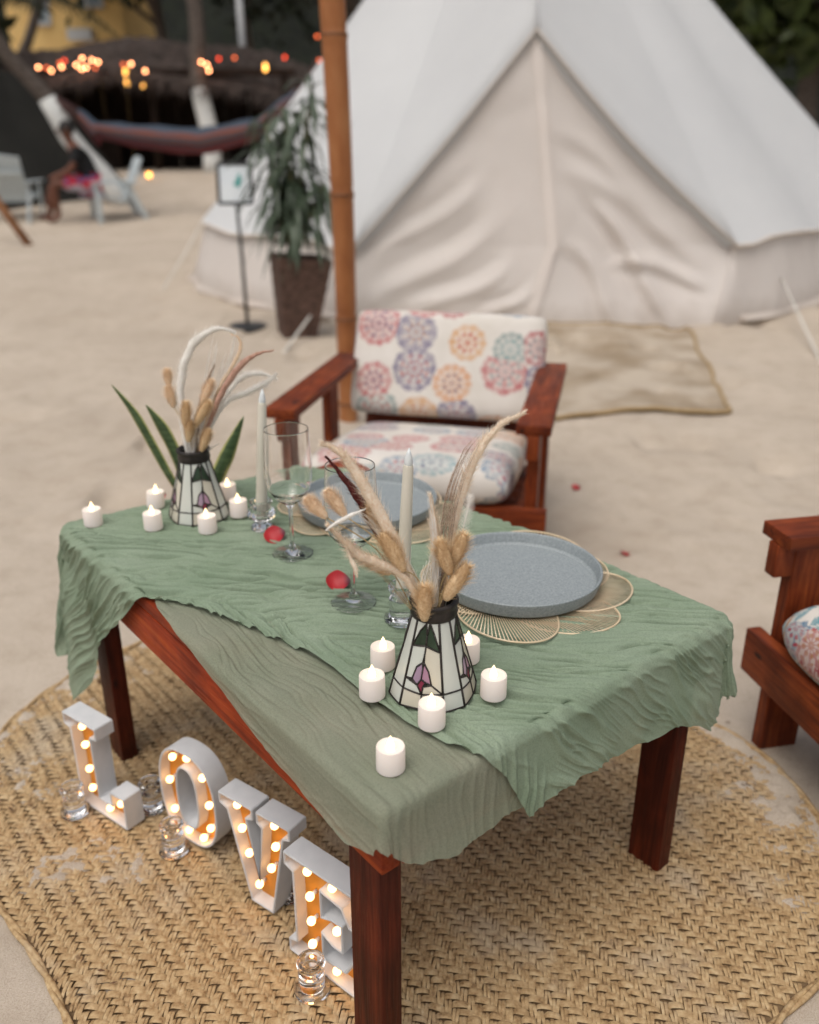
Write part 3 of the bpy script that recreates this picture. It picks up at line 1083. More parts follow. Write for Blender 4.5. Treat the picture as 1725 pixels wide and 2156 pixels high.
# door: a wide triangle down to the sand, pulled into folds
BL, BR, BM = Vector((-.52, 7.02, 0)), Vector((2.30, 6.72, 0)), Vector((.96, 6.66, 0))
NU, NV = 150, 120
U, Vv = np.meshgrid(np.linspace(0, 1, NU), np.linspace(0, 1, NV))
zz = PK.z * Vv - 0.02
xl = np.where(zz < EL.z, BL.x + (EL.x - BL.x) * zz / EL.z, EL.x + (PK.x - .02 - EL.x) * (zz - EL.z) / (PK.z - EL.z))
xr = np.where(zz < ER.z, BR.x + (ER.x - BR.x) * zz / ER.z, ER.x + (PK.x + .02 - ER.x) * (zz - ER.z) / (PK.z - ER.z))
yl = np.where(zz < EL.z, BL.y + (EL.y + .06 - BL.y) * zz / EL.z, EL.y + .06 + (PK.y - EL.y) * (zz - EL.z) / (PK.z - EL.z))
yr = np.where(zz < ER.z, BR.y + (ER.y + .10 - BR.y) * zz / ER.z, ER.y + .10 + (PK.y - .04 - ER.y) * (zz - ER.z) / (PK.z - ER.z))
ym = BM.y + (PK.y + .06 - BM.y) * Vv
X = xl + (xr - xl) * U
wU = 1 - np.abs(U - .5) * 2
Y = np.where(U < .5, yl + (ym - yl) * U * 2, ym + (yr - ym) * (U - .5) * 2) + .03 * np.sin(np.pi * U) * np.sin(np.pi * np.clip(Vv * 1.1, 0, 1))
Y = Y + .035 * fbm(X * 1.5, zz * 1.5, 71, 3)
for (x0, z0, x1, z1, a, w) in ((1.25, 1.0, 2.05, .03, .055, .055), (1.18, .62, 1.62, .02, .045, .06), (1.05, 1.15, 2.35, .45, .035, .07), (.72, .8, -.25, .10, .045, .07),
                               (.80, .5, .05, .02, .04, .055), (.6, 1.1, -.3, .40, .03, .06), (1.5, .45, 2.4, .30, .04, .05), (.95, .35, .55, .0, .03, .04), (1.0, 1.4, 1.9, .85, .02, .06)):
    dx, dz = x1 - x0, z1 - z0; ll = math.hypot(dx, dz)
    s = ((X - x0) * dx + (zz - z0) * dz) / ll / ll
    dd = ((X - x0) * dz - (zz - z0) * dx) / ll + .05 * np.sin(s * 5)
    env = sstep(-.05, .35, s) * sstep(1.15, .75, s) * sstep(.0, .10, np.minimum(U, 1 - U))
    Y = Y - a * env * np.exp(-(dd / w) ** 2) + .6 * a * env * np.exp(-((dd - w * 1.7) / w) ** 2)
edge = np.minimum(U, 1 - U)
Y = Y + .05 * np.exp(-(edge / .03) ** 2) * sstep(.45, .75, zz)
Zd = zz + .02 * np.abs(fbm(X * 3, X * 0, 75, 2)) * (1 - Vv) ** 6
ii = np.arange(NU * NV).reshape(NV, NU)
dq = np.stack([ii[:-1, :-1], ii[:-1, 1:], ii[1:, 1:], ii[1:, :-1]], -1).reshape(-1, 4)
np_mesh('door_canvas', np.stack([X.ravel(), Y.ravel(), Zd.ravel()], 1), dq, M['canvas_bounce'], tent)
# the wall's first panel on either side runs on from the door cloth
for k0, col_ in ((0, -1), (NR, 0)):
    cv, cf = [], []
    for j in range(9):
        a_ = WALL[k0 * 9 + j]
        i_ = int(np.clip(round(a_.z / PK.z * (NV - 1)), 0, NV - 1))
        b_ = Vector((X[i_, col_], Y[i_, col_], a_.z))
        for q in range(9):
            p = b_.lerp(a_, q / 8); p.y += .02 * math.sin(q * math.pi / 8) * math.sin(j * .7 + 1); cv.append(p)
    for j in range(8):
        for q in range(8):
            a = j * 9 + q; cf.append((a, a + 1, a + 10, a + 9))
    MB().add(cv, cf).build('wall_corner', M['canvas_bounce'], tent)
k = NU // 2
zs = MB(); vs, fs = [], []
for i in range(0, NV, 2):
    for dxx in (-.035, .035):
        vs.append((X[i, k] + dxx, Y[i, k] - .018, Zd[i, k]))
n_ = len(vs) // 2
for i in range(n_ - 1):
    fs.append((2 * i, 2 * i + 1, 2 * i + 3, 2 * i + 2))
zs.add(vs, fs).build('zip_flap', M['canvas_bounce'], tent)
for side, p, q in ((1, eave(3), Vector((2.62, 5.45, 0))), (-1, at(716, 570, 7.0), Vector((-.845, 5.76, 0))), (-1, eave(NR - 17), Vector((-2.35, 8.5, 0)))):
    if side > 0: p = Vector((3.05, 7.45, .30))
    mb = MB(); mb.tube([p, p.lerp(q, .5) - Vector((0, 0, .02)), Vector((q.x, q.y, gz(q.x, q.y) - .01))], .0085, 6); mb.build('guy_rope', M['cordm'], tent)

# ------------------------------------------------------------------ straw mat at the tent door
M['straw_mat'] = pm('straw_mat', (.27, .205, .135), (.44, .37, .29), 2.6, .95, (1, 1, 1), .5, 160, .004, lo=.36, hi=.6)
corn = [Vector((.10, 4.30, 0)), Vector((1.637, 4.342, 0)), Vector((2.09, 6.66, 0)), Vector((.55, 6.66, 0))]
vs, fs = [], []
NA, NB = 60, 80
for j in range(NB + 1):
    for i in range(NA + 1):
        a, b = i / NA, j / NB
        p = (corn[0] * (1 - a) + corn[1] * a) * (1 - b) + (corn[3] * (1 - a) + corn[2] * a) * b
        p.x += .012 * math.sin(b * 9); p.y += .010 * math.sin(a * 12)
        vs.append(p)
vs = np.array([tuple(v) for v in vs])
gzz = ground_z(vs[:, 0], vs[:, 1])
dft = sstep(.5, .72, vn(vs[:, 0] * 2.2, vs[:, 1] * 1.6, 90))
vs[:, 2] = gzz + .022 - .004 * dft + .004 * fbm(vs[:, 0] * 5, vs[:, 1] * 5, 4, 2)
for j in range(NB):
    for i in range(NA):
        a = j * (NA + 1) + i; fs.append((a, a + 1, a + NA + 2, a + NA + 1))
mat_o = MB().add(vs, fs)
dm = empty('straw_doormat'); tag(dm, 'rectangular straw mat on the sand before the tent door', 'mat')
mat_o.build('woven_sheet', M['straw_mat'], dm)
mb = MB(); edge_i = [i for i in range(NA + 1)] + [j * (NA + 1) + NA for j in range(1, NB + 1)] + [NB * (NA + 1) + i for i in range(NA - 1, -1, -1)] + [j * (NA + 1) for j in range(NB - 1, -1, -1)]
mb.tube([vs[i] for i in edge_i], .012, 6, False)
mb.build('bound_edge', pm('mat_edge', (.28, .19, .09), (.38, .27, .14), 30, .9), dm)

# ------------------------------------------------------------------ bamboo pole
def bamboo_mat():
    m, nt, N, L, p = new_mat('bamboo')
    v = coords(nt, 'Object', (1, 1, .35))
    f = noise(nt, v, 7, 6, .65); f2 = noise(nt, coords(nt, 'Object', (6, 6, .6)), 9, 5)
    c = ramp(nt, f, [(.28, (.21, .065, .018)), (.5, (.36, .135, .042)), (.72, (.47, .22, .085))])
    c = mixc(nt, math_n(nt, 'MULTIPLY', f2, .22), c, (.20, .06, .015))
    L.new(c, p.inputs['Base Color']); p.inputs['Roughness'].default_value = .45
    return m


bp = Vector((-.305, 4.25, 0)); bt = Vector((-.325, 4.05, 2.75))
prof, nodes = [], (.10, .52, 1.075, 1.70, 2.30)
pts, rads = [], []
for i in range(140):
    t = i / 139; z = -.12 + 2.87 * t
    r_ = .046 + .012 * t
    for nz in nodes:
        d = z - nz
        r_ += .0045 * math.exp(-(d / .012) ** 2) - .003 * math.exp(-((d - .022) / .010) ** 2)
    pts.append(bp.lerp(bt, t) - bp + Vector((0.012 * math.sin(z * 1.6), 0, -.12 * (1 - t)))); rads.append(r_)
mb = MB(); mb.tube(pts, rads, 24)
bam = empty('bamboo_pole', bp); tag(bam, 'thick upright bamboo pole behind the patterned armchair', 'pole')
mb.build('culm', bamboo_mat(), bam)
for nz in nodes:
    t = (nz + .12) / 2.87; c = bp.lerp(bt, t) - bp + Vector((0.012 * math.sin(nz * 1.6), 0, -.12 * (1 - t)))
    mb = MB(); mb.tube([c - Vector((0, 0, .004)), c + Vector((0, 0, .004))], .0515 + .012 * t, 24); mb.build('node_ring', pm('bamboo_node', (.10, .04, .015), (.2, .09, .04), 30, .6), bam)

# ------------------------------------------------------------------ potted plant
M['wicker'] = pm('dark_wicker', (.045, .026, .019), (.16, .092, .068), 24, .8, (1, 1, 2.5), .8, 60, .01)
pot = empty('plant_pot', (-.82, 6.43, 0), R(18)); pot.rotation_euler = (0, R(5), R(18))
tag(pot, 'tall square tapered dark wicker plant pot standing before the tent', 'pot')
vs, fs = [], []
NZ = 15
for j in range(NZ):
    t = j / (NZ - 1); h = .115 + .075 * t
    z = -.03 + .58 * t
    for k in range(32):
        sd_, q = k // 8, (k % 8) / 8
        cs = [(-1, -1), (1, -1), (1, 1), (-1, 1)]
        a, b = cs[sd_], cs[(sd_ + 1) % 4]
        rr = h + .004 * ((j + k) % 2)
        vs.append(((a[0] + (b[0] - a[0]) * q) * rr, (a[1] + (b[1] - a[1]) * q) * rr, z))
for j in range(NZ - 1):
    for k in range(32):
        k2 = (k + 1) % 32
        fs.append((j * 32 + k, j * 32 + k2, (j + 1) * 32 + k2, (j + 1) * 32 + k))
b0 = len(vs)
for j, (h, z) in enumerate(((.165, .55), (.16, .47))):
    for k in range(32):
        sd_, q = k // 8, (k % 8) / 8
        a, b = cs[sd_], cs[(sd_ + 1) % 4]
        vs.append(((a[0] + (b[0] - a[0]) * q) * h, (a[1] + (b[1] - a[1]) * q) * h, z))
for k in range(32):
    k2 = (k + 1) % 32
    fs.append(((NZ - 1) * 32 + k, (NZ - 1) * 32 + k2, b0 + k2, b0 + k)); fs.append((b0 + k, b0 + k2, b0 + 32 + k2, b0 + 32 + k))
MB().add(vs, fs).build('wicker_side', M['wicker'], pot, False)
MB().box((0, 0, .485), (.318, .318, .02)).build('soil', pm('soil', (.02, .014, .01), (.05, .035, .025), 40, .95), pot, False)

M['dracaena'] = translucent(pm('long_grey_green_leaf', (.035, .055, .03), (.11, .145, .095), 6, .4, (1, 1, 1)), .25)
M['dracaena_stem'] = pm('cane_stem', (.07, .08, .035), (.14, .14, .06), 12, .7)
pl = empty('potted_dracaena', (-.82, 6.43, .48)); tag(pl, 'leafy cane plant with long drooping leaves in the wicker pot', 'plant')
g = random.Random(21)


def strap_leaf(base, d, L, w, droop, n=9):
    d = Vector(d).normalized(); side = d.cross(Vector((0, 0, 1)))
    side = side.normalized() if side.length > 1e-4 else Vector((1, 0, 0))
    vs, fs = [], []
    for i in range(n):
        t = i / (n - 1)
        p = Vector(base) + d * L * (t - .25 * droop * t * t) + Vector((0, 0, -droop * L * t * t))
        ww = w * (math.sin(math.pi * (t * .86 + .1)) ** .7) * (1 if t < 1 else .05)
        vs += [p - side * ww, p + Vector((0, 0, -.25 * ww)), p + side * ww]
    for i in range(n - 1):
        for k in range(2):
            a = 3 * i + k; fs.append((a, a + 1, a + 4, a + 3))
    return vs, fs


for ci, (tx, ty, h, nl) in enumerate(((.18, .0, 1.16, 56), (-.15, .05, .92, 54), (.02, -.06, .66, 46), (.24, -.05, .55, 34), (-.02, .03, 1.02, 46), (-.15, .0, .60, 30))):
    P_ = [Vector((tx * t ** 1.3, ty * t, h * t)) for t in np.linspace(0, 1, 8)]
    mb = MB(); mb.tube(P_, [.020 - .007 * i / 7 for i in range(8)], 8); mb.build('cane', M['dracaena_stem'], pl)
    for q in range(nl):
        t = g.uniform(.36, 1.0); f = t * 7; i = min(int(f), 6); b = P_[i].lerp(P_[i + 1], f - i)
        a = g.uniform(0, 6.283); upw = g.uniform(.1, 1.1)
        L_ = g.uniform(.26, .46)
        v_, f_ = strap_leaf(b, (math.cos(a), math.sin(a), upw), L_, g.uniform(.014, .024), g.uniform(.5, 1.15))
        MB().add(v_, f_).build('leaf', M['dracaena'], pl)

# ------------------------------------------------------------------ sign on a stand
sg = empty('sign_stand', (-1.225, 6.68, 0)); tag(sg, 'small framed white notice on a black floor stand with round base', 'sign')
mb = MB(); mb.lathe([(0, .03), (.05, .03), (.13, .022), (.15, .012), (.15, -.02), (0, -.02)], 32); mb.build('base', M['black_metal'], sg)
mb = MB(); mb.tube([(0, 0, .02), (-.005, 0, .5), (-.02, .01, .90)], [.014, .013, .012], 10); mb.build('pole', M['black_metal'], sg)
fr = empty('notice_frame'); fr.parent = sg; fr.location = (-.02, .0, 1.02); fr.rotation_euler = (R(-12), 0, R(4))
W_, H_ = .235, .27
for sx in (-1, 1):
    board('frame_bar', fr, (sx * W_ / 2, 0, -H_ / 2), (sx * W_ / 2, 0, H_ / 2), .022, .02, M['black_metal'], up=(0, -1, 0))
    board('frame_bar', fr, (-W_ / 2, 0, sx * H_ / 2), (W_ / 2, 0, sx * H_ / 2), .022, .019, M['black_metal'], up=(0, -1, 0))
MB().box((0, 0.002, 0), (W_ - .016, .006, H_ - .016)).build('notice', pm('notice_paper', (.66, .72, .76), (.74, .78, .80), 3, .5), fr, False)
mb = MB(); mb.add([(-.01, -.004, -.01), (.03, -.004, -.03), (.05, -.004, .03), (.03, -.004, .075), (.012, -.004, .03)], [(0, 1, 2, 3, 4)]); mb.build('teal_mark', pm('teal_print', (.05, .30, .28), (.08, .36, .33), 9, .6), fr, False)

# ------------------------------------------------------------------ armchairs
def medallion_cloth(seed, strength=1.0, SC=6.3):
    m, nt, N, L, p = new_mat('medallion_fabric')
    uv = nt.nodes.new('ShaderNodeTexCoord')
    mp = nt.nodes.new('ShaderNodeMapping'); mp.inputs['Location'].default_value = (seed * 1.37, seed * .71, 0)
    L.new(uv.outputs['UV'], mp.inputs[0])
    vo = nt.nodes.new('ShaderNodeTexVoronoi'); vo.voronoi_dimensions = '2D'; vo.inputs['Scale'].default_value = SC; vo.inputs['Randomness'].default_value = .55
    L.new(mp.outputs[0], vo.inputs['Vector'])
    # offset from the medallion's centre
    sub = nt.nodes.new('ShaderNodeVectorMath'); sub.operation = 'SUBTRACT'
    L.new(mp.outputs[0], sub.inputs[0]); L.new(vo.outputs['Position'], sub.inputs[1])
    sp = nt.nodes.new('ShaderNodeSeparateXYZ'); L.new(sub.outputs[0], sp.inputs[0])
    an = math_n(nt, 'ARCTAN2', sp.outputs['Y'], sp.outputs['X'])
    wob = math_n(nt, 'MULTIPLY', math_n(nt, 'SUBTRACT', noise(nt, mp.outputs[0], 60, 3), .5), .06)
    d = math_n(nt, 'ADD', vo.outputs['Distance'], wob)
    cs = nt.nodes.new('ShaderNodeSeparateColor'); L.new(vo.outputs['Color'], cs.inputs[0])
    hue = cs.outputs['Red']; var = cs.outputs['Green']
    size = math_n(nt, 'MULTIPLY_ADD', var, .16, .40)
    dn = math_n(nt, 'DIVIDE', d, size)
    pet = math_n(nt, 'MULTIPLY_ADD', math_n(nt, 'COSINE', math_n(nt, 'MULTIPLY', an, math_n(nt, 'ADD', math_n(nt, 'FLOOR', math_n(nt, 'MULTIPLY', cs.outputs['Blue'], 6)), 8))), .5, .5)
    ring = math_n(nt, 'MULTIPLY_ADD', math_n(nt, 'SINE', math_n(nt, 'MULTIPLY', dn, math_n(nt, 'MULTIPLY_ADD', var, 9, 16))), .5, .5)
    pat = math_n(nt, 'MULTIPLY', math_n(nt, 'GREATER_THAN', math_n(nt, 'ADD', math_n(nt, 'MULTIPLY', pet, .75), math_n(nt, 'MULTIPLY', ring, .5)), .60), math_n(nt, 'LESS_THAN', dn, 1.0))
    pat2 = math_n(nt, 'MULTIPLY', math_n(nt, 'GREATER_THAN', math_n(nt, 'MULTIPLY', ring, math_n(nt, 'MULTIPLY_ADD', pet, .6, .55)), .62), math_n(nt, 'LESS_THAN', dn, .93))
    cr = nt.nodes.new('ShaderNodeValToRGB'); cr.color_ramp.interpolation = 'CONSTANT'
    cols = [(0, (.36, .07, .08)), (.14, (.12, .26, .30)), (.28, (.55, .24, .09)), (.42, (.13, .11, .20)), (.56, (.42, .10, .11)), (.68, (.20, .27, .26)), (.80, (.55, .29, .12)), (.90, (.10, .19, .29))]
    el = cr.color_ramp.elements
    while len(el) < len(cols): el.new(.5)
    for e, (q, c) in zip(el, cols): e.position = q; e.color = (*c, 1)
    L.new(hue, cr.inputs[0])
    cr2 = nt.nodes.new('ShaderNodeValToRGB'); cr2.color_ramp.interpolation = 'CONSTANT'
    el = cr2.color_ramp.elements
    cols2 = [(0, (.42, .03, .05)), (.2, (.42, .20, .10)), (.4, (.10, .08, .16)), (.6, (.20, .32, .32)), (.8, (.45, .12, .10))]
    while len(el) < len(cols2): el.new(.5)
    for e, (q, c) in zip(el, cols2): e.position = q; e.color = (*c, 1)
    L.new(math_n(nt, 'FRACT', math_n(nt, 'MULTIPLY', hue, 7.3)), cr2.inputs[0])
    fade = noise(nt, mp.outputs[0], 30, 4, .6)
    base = ramp(nt, noise(nt, mp.outputs[0], 9, 3), [(.3, (.59, .55, .49)), (.7, (.66, .62, .57))])
    # washed disc, petals inside it, a scalloped border and a second colour between
    disc = math_n(nt, 'LESS_THAN', dn, .97)
    scal = math_n(nt, 'MULTIPLY_ADD', math_n(nt, 'COSINE', math_n(nt, 'MULTIPLY', an, 18)), .06, .88)
    rim_ = math_n(nt, 'MULTIPLY', math_n(nt, 'GREATER_THAN', dn, math_n(nt, 'SUBTRACT', scal, .13)), math_n(nt, 'LESS_THAN', dn, scal))
    pet3 = math_n(nt, 'MULTIPLY_ADD', math_n(nt, 'COSINE', math_n(nt, 'MULTIPLY_ADD', an, 8, math_n(nt, 'MULTIPLY', dn, 5))), .5, .5)
    inner = math_n(nt, 'MULTIPLY', math_n(nt, 'GREATER_THAN', math_n(nt, 'MULTIPLY', pet3, ring), .35), math_n(nt, 'LESS_THAN', dn, .62))
    str_ = ramp(nt, fade, [(.32, .30), (.62, .95)])
    c = mixc(nt, math_n(nt, 'MULTIPLY', disc, .22 * strength), base, cr.outputs[0])
    c = mixc(nt, math_n(nt, 'MULTIPLY', math_n(nt, 'MULTIPLY', pat, str_), .62 * strength), c, cr.outputs[0])
    c = mixc(nt, math_n(nt, 'MULTIPLY', math_n(nt, 'MULTIPLY', rim_, str_), .75 * strength), c, cr.outputs[0])
    c = mixc(nt, math_n(nt, 'MULTIPLY', math_n(nt, 'MULTIPLY', inner, str_), .80 * strength), c, cr2.outputs[0])
    L.new(c, p.inputs['Base Color']); p.inputs['Roughness'].default_value = .9; p.inputs['Specular IOR Level'].default_value = .2
    bump(nt, p, noise(nt, mp.outputs[0], 500, 2), .25, .001)
    return m


def cushion(name, w, d, h, mat, seed=0, puff=.5):
    """rounded pad centred on its underside: w along X, d along Y, h thick, UV in metres"""
    n, mth = 34, 10
    vs, uvs = [], []
    gU = np.sin(np.linspace(-math.pi / 2, math.pi / 2, n))
    def prof(a):
        return np.sign(a) * (1 - (1 - np.abs(a)) ** 1.0)
    top, bot = [], []
    ring = []
    out = []
    for j in range(n):
        for i in range(n):
            u, v = gU[i], gU[j]
            # superellipse falloff at the rim
            e = max(abs(u), abs(v))
            f = max(0.0, (1 - abs(u) ** 11) * (1 - abs(v) ** 11))
            th = h * .5 * (f ** .40)
            bulge = puff * .10 * h * (1 - u * u) * (1 - v * v)
            wr = .004 * (float(fbm(np.array(u * 2.2 + seed), np.array(v * 2.2), 5, 3)))
            xx_, yy_ = u * w / 2 * (1 - .035 * abs(v) ** 7), v * d / 2 * (1 - .035 * abs(u) ** 7)
            top.append((xx_, yy_, h / 2 + th + bulge + wr * min(1, 8 * (1 - e)))); bot.append((xx_, yy_, h / 2 - th))
    vs = top + bot
    N_ = n * n
    fs = []
    for j in range(n - 1):
        for i in range(n - 1):
            a = j * n + i
            fs.append((a, a + 1, a + n + 1, a + n)); fs.append((N_ + a, N_ + a + n, N_ + a + n + 1, N_ + a + 1))
    o = mesh_obj(name, vs, fs, mat)
    bm = bmesh.new(); bm.from_mesh(o.data); bmesh.ops.remove_doubles(bm, verts=bm.verts, dist=1e-5); bmesh.ops.recalc_face_normals(bm, faces=bm.faces); bm.to_mesh(o.data); bm.free()
    o.data.polygons.foreach_set('use_smooth', [True] * len(o.data.polygons))
    l = o.data.uv_layers.new(name='UVMap')
    for lp in o.data.loops:
        c = o.data.vertices[lp.vertex_index].co
        # the print wraps round the rim
        k = 1 + .0
        sx = math.copysign(max(0, abs(c.x) - (w / 2 - .03)), c.x); sy = math.copysign(max(0, abs(c.y) - (d / 2 - .03)), c.y)
        dz = (h - c.z)
        l.data[lp.index].uv = (c.x + (dz * (1 if c.x > 0 else -1) if abs(sx) > .022 else 0), c.y + (dz * (1 if c.y > 0 else -1) if abs(sy) > .022 else 0))
    return o


def leg_board(name, parent, x, y0, y1, z0, z1, th, mat, notch=True):
    """upright leg cut from a board: thickness along X, arch cut in its foot"""
    prof = [(y0, z0)]
    if notch:
        for k in range(7):
            a = math.pi * k / 6
            prof.append((y0 + (y1 - y0) * (.28 + .44 * k / 6), z0 + .028 * math.sin(a) + (0 if 0 < k < 6 else 0)))
    prof += [(y1, z0), (y1, z1), (y0, z1)]
    n = len(prof)
    vs = [(x - th / 2, y, z) for y, z in prof] + [(x + th / 2, y, z) for y, z in prof]
    fs = [tuple(range(n)), tuple(range(2 * n - 1, n - 1, -1))] + [(i, i + n, (i + 1) % n + n, (i + 1) % n) for i in range(n)]
    # local X of the object follows the length for the grain
    c = Vector((x, (y0 + y1) / 2, (z0 + z1) / 2))
    Mx = Matrix(((0, 0, 1), (0, 1, 0), (-1, 0, 0)))      # object X = up
    inv = Mx.inverted()
    vs = [inv @ (Vector(v) - c) for v in vs]
    o = mesh_obj(name, vs, fs, mat, parent, False)
    o.matrix_local = Matrix.Translation(c) @ Mx.to_4x4()
    bm = bmesh.new(); bm.from_mesh(o.data); bmesh.ops.recalc_face_normals(bm, faces=bm.faces)
    bmesh.ops.bevel(bm, geom=[e for e in bm.edges if e.calc_face_angle(0) > .6], offset=.0025, segments=1, affect='EDGES'); bm.to_mesh(o.data); bm.free()
    return o


def armchair(loc, rz, lb):
    e = empty('armchair', loc, rz)
    tag(e, lb, 'armchair', 'wooden armchairs set around the table')
    W = M['chairwood']
    for s in (0, 1):
        X = lambda x: x if s == 0 else .86 - x
        board('arm', e, (X(.05), 0, .535), (X(.05), .79, .535), .10, .03, W)
        leg_board('front_leg', e, X(.05), .04, .135, -.03, .5195, .035, W)
        board('arm_bracket', e, (X(.05), .018, .445), (X(.05), .018, .519), .034, .042, W, up=(0, 1, 0))
        leg_board('rear_leg', e, X(.05), .46, .55, -.03, .5195, .033, W, False)
        board('side_rail', e, (X(.088), .05, .225), (X(.088), .80, .12), .035, .09, W)
        board('back_post', e, (X(.155), .60, -.03), (X(.155), .90, .64), .045, .035, W, up=(1, 0, 0))
    board('front_rail', e, (.0, .020, .235), (.86, .020, .235), .035, .105, W)
    for k in range(5):
        y = .14 + .125 * k
        board('seat_slat', e, (.106, y, .262 - .138 * (y - .05)), (.754, y, .262 - .138 * (y - .05)), .085, .018, W)
    for k in range(3):
        z = .30 + .13 * k
        board('back_slat', e, (.12, .60 + .448 * (z + .03) - .028, z), (.74, .60 + .448 * (z + .03) - .028, z), .085, .016, W, up=(0, -1, .448))
    return e


CH = R(-12.5)
c1 = armchair((-.440, 2.555, gz(-.1, 2.9)), CH, 'red-brown wooden armchair with patterned cushions in front of the bamboo pole')
c2 = armchair((.752, 1.712, gz(.9, 1.5)), R(-78), 'red-brown wooden armchair at the end of the draped table')
M['fab_seat'] = medallion_cloth(.3, .85)
M['fab_back'] = medallion_cloth(4.4, 1.05)
M['fab_side'] = medallion_cloth(2.2, 1.25, 8.2)


def put(o, parent_like, loc, rx):
    Mw = Matrix.Translation(Vector(parent_like.location)) @ Matrix.Rotation(parent_like.rotation_euler.z, 4, 'Z') @ Matrix.Translation(Vector(loc)) @ Matrix.Rotation(rx, 4, 'X')
    o.matrix_world = Mw
    return o


o = put(cushion('seat_cushion', .645, .72, .135, M['fab_seat'], 1), c1, (.43, .335, .238), R(-7.8))
tag(o, 'pale medallion print seat cushion with a red petal on it', 'cushion')
o = put(cushion('back_cushion', .71, .385, .11, M['fab_back'], 2, .8), c1, (.43, .790, .510), R(66))
tag(o, 'medallion print back cushion leaning in the armchair by the bamboo pole', 'cushion')
o = put(cushion('seat_cushion', .645, .72, .15, M['fab_side'], 4), c2, (.43, .335, .238), R(-7.8))
tag(o, 'bright patterned seat cushion of the armchair at the table end', 'cushion')
o = put(cushion('back_cushion', .70, .385, .11, M['fab_side'], 6, .8), c2, (.43, .790, .510), R(66))
tag(o, 'patterned back cushion of the armchair at the table end', 'cushion')
# ------------------------------------------------------------------ woven rug
def straw_mat_():
    m, nt, N, L, p = new_mat('woven_straw')
    ge = nt.nodes.new('ShaderNodeNewGeometry')
    v = ge.outputs['Position']
    f = noise(nt, v, 75, 3, .7)
    big = noise(nt, v, 5, 4, .6)
    c = ramp(nt, f, [(.28, (.20, .115, .05)), (.42, (.37, .24, .115)), (.58, (.48, .335, .175)), (.75, (.56, .43, .26))])
    c = mixc(nt, ramp(nt, big, [(.52, 0.0), (.72, .55)]), c, (.46, .40, .31))
    spots = noise(nt, v, 22, 2, .5)
    c = mixc(nt, ramp(nt, spots, [(.70, 0.0), (.76, .8)]), c, (.10, .045, .02))
    L.new(c, p.inputs['Base Color']); p.inputs['Roughness'].default_value = .62; p.inputs['Specular IOR Level'].default_value = .35
    bump(nt, p, noise(nt, v, 700, 4, .7), .35, .0012)
    return m


M['straw'] = straw_mat_()
M['rug_gap'] = pm('rug_shadow_gap', (.13, .08, .04), (.21, .135, .07), 60, .95)  # dark sheet under the weave, shade between the strands put in its colour
rug = empty('woven_rug', (TC.x, TC.y, 0))
tag(rug, 'rounded woven straw rug under the low table, dusted with sand', 'rug')
CELL = .0125
WR = R(-7)
ca, sa = math.cos(WR), math.sin(WR)


def float_mesh(Lh, Wd, H, nL=7, nW=4):
    """one strand where it lies on top of the weave: length 2*Lh along X"""
    vs, fs = [], []
    for i in range(nL):
        t = -1 + 2 * i / (nL - 1)
        z = H * (1 - abs(t) ** 3.0) - .55 * H * abs(t) ** 8
        wd = Wd * (1 - .18 * abs(t) ** 4)
        for k in range(nW):
            q = -1 + 2 * k / (nW - 1)
            vs.append((t * Lh, q * wd / 2, z - .30 * H * abs(q) ** 2.5))
    for i in range(nL - 1):
        for k in range(nW - 1):
            a = i * nW + k; fs.append((a, a + nW, a + nW + 1, a + 1))
    return np.array(vs), np.array(fs)


kinds = {'w': float_mesh(CELL * 1.16, CELL * .95, CELL * .30), 'v': float_mesh(CELL * 1.12, CELL * .47, CELL * .25)}
N_ = 110
items = []
gI = np.random.default_rng(4)
for i in range(-N_, N_):
    for j in range(-N_, N_):
        m4 = (i + j) % 4
        if m4 == 0:
            items.append((CELL * (i + 1.0), CELL * (j + .5), 0, 'w'))
        elif m4 == 2:
            items.append((CELL * (i + .26), CELL * (j + 1.0), math.pi / 2, 'v')); items.append((CELL * (i + .74), CELL * (j + 1.0), math.pi / 2, 'v'))
lx = np.array([a[0] for a in items]); ly_ = np.array([a[1] for a in items])
# hand-woven waviness
wx = lx + .010 * np.sin(ly_ * 5.0) + .003 * fbm(lx * 9, ly_ * 9, 2, 2); wy = ly_ + .016 * np.sin(lx * 3.1 + 1) + .004 * fbm(lx * 7, ly_ * 7, 8, 2)
px_ = wx * ca - wy * sa; py_ = wx * sa + wy * ca
keep = rug_sd(px_ + TC.x, py_ + TC.y) < -.012
pz_ = .0055 + .004 * fbm(px_ * 4, py_ * 4, 31, 2)
jit = gI.normal(0, 1, (len(items), 4))
order = []
for n in np.nonzero(keep)[0]:
    q = np.array([px_[n] + TC.x, py_[n] + TC.y, -CAM_Z])
    d = q @ FW
    u, v = 862.5 + 1850 * (q @ RT) / d, 1078 - 1850 * (q @ UP) / d
    if 0 < u < 1725 and v < 2150 and not (740 < u < 850):
        order.append((d, n))
order.sort()
single = set(n for d, n in order[:300])
proto = {}
for k, (vs, fs) in kinds.items():
    me = bpy.data.meshes.new('strand'); me.from_pydata([tuple(a) for a in vs], [], [tuple(int(b) for b in f) for f in fs])
    me.materials.append(M['straw']); me.polygons.foreach_set('use_smooth', [True] * len(me.polygons)); proto[k] = me
AV, AF, nb = [], [], 0
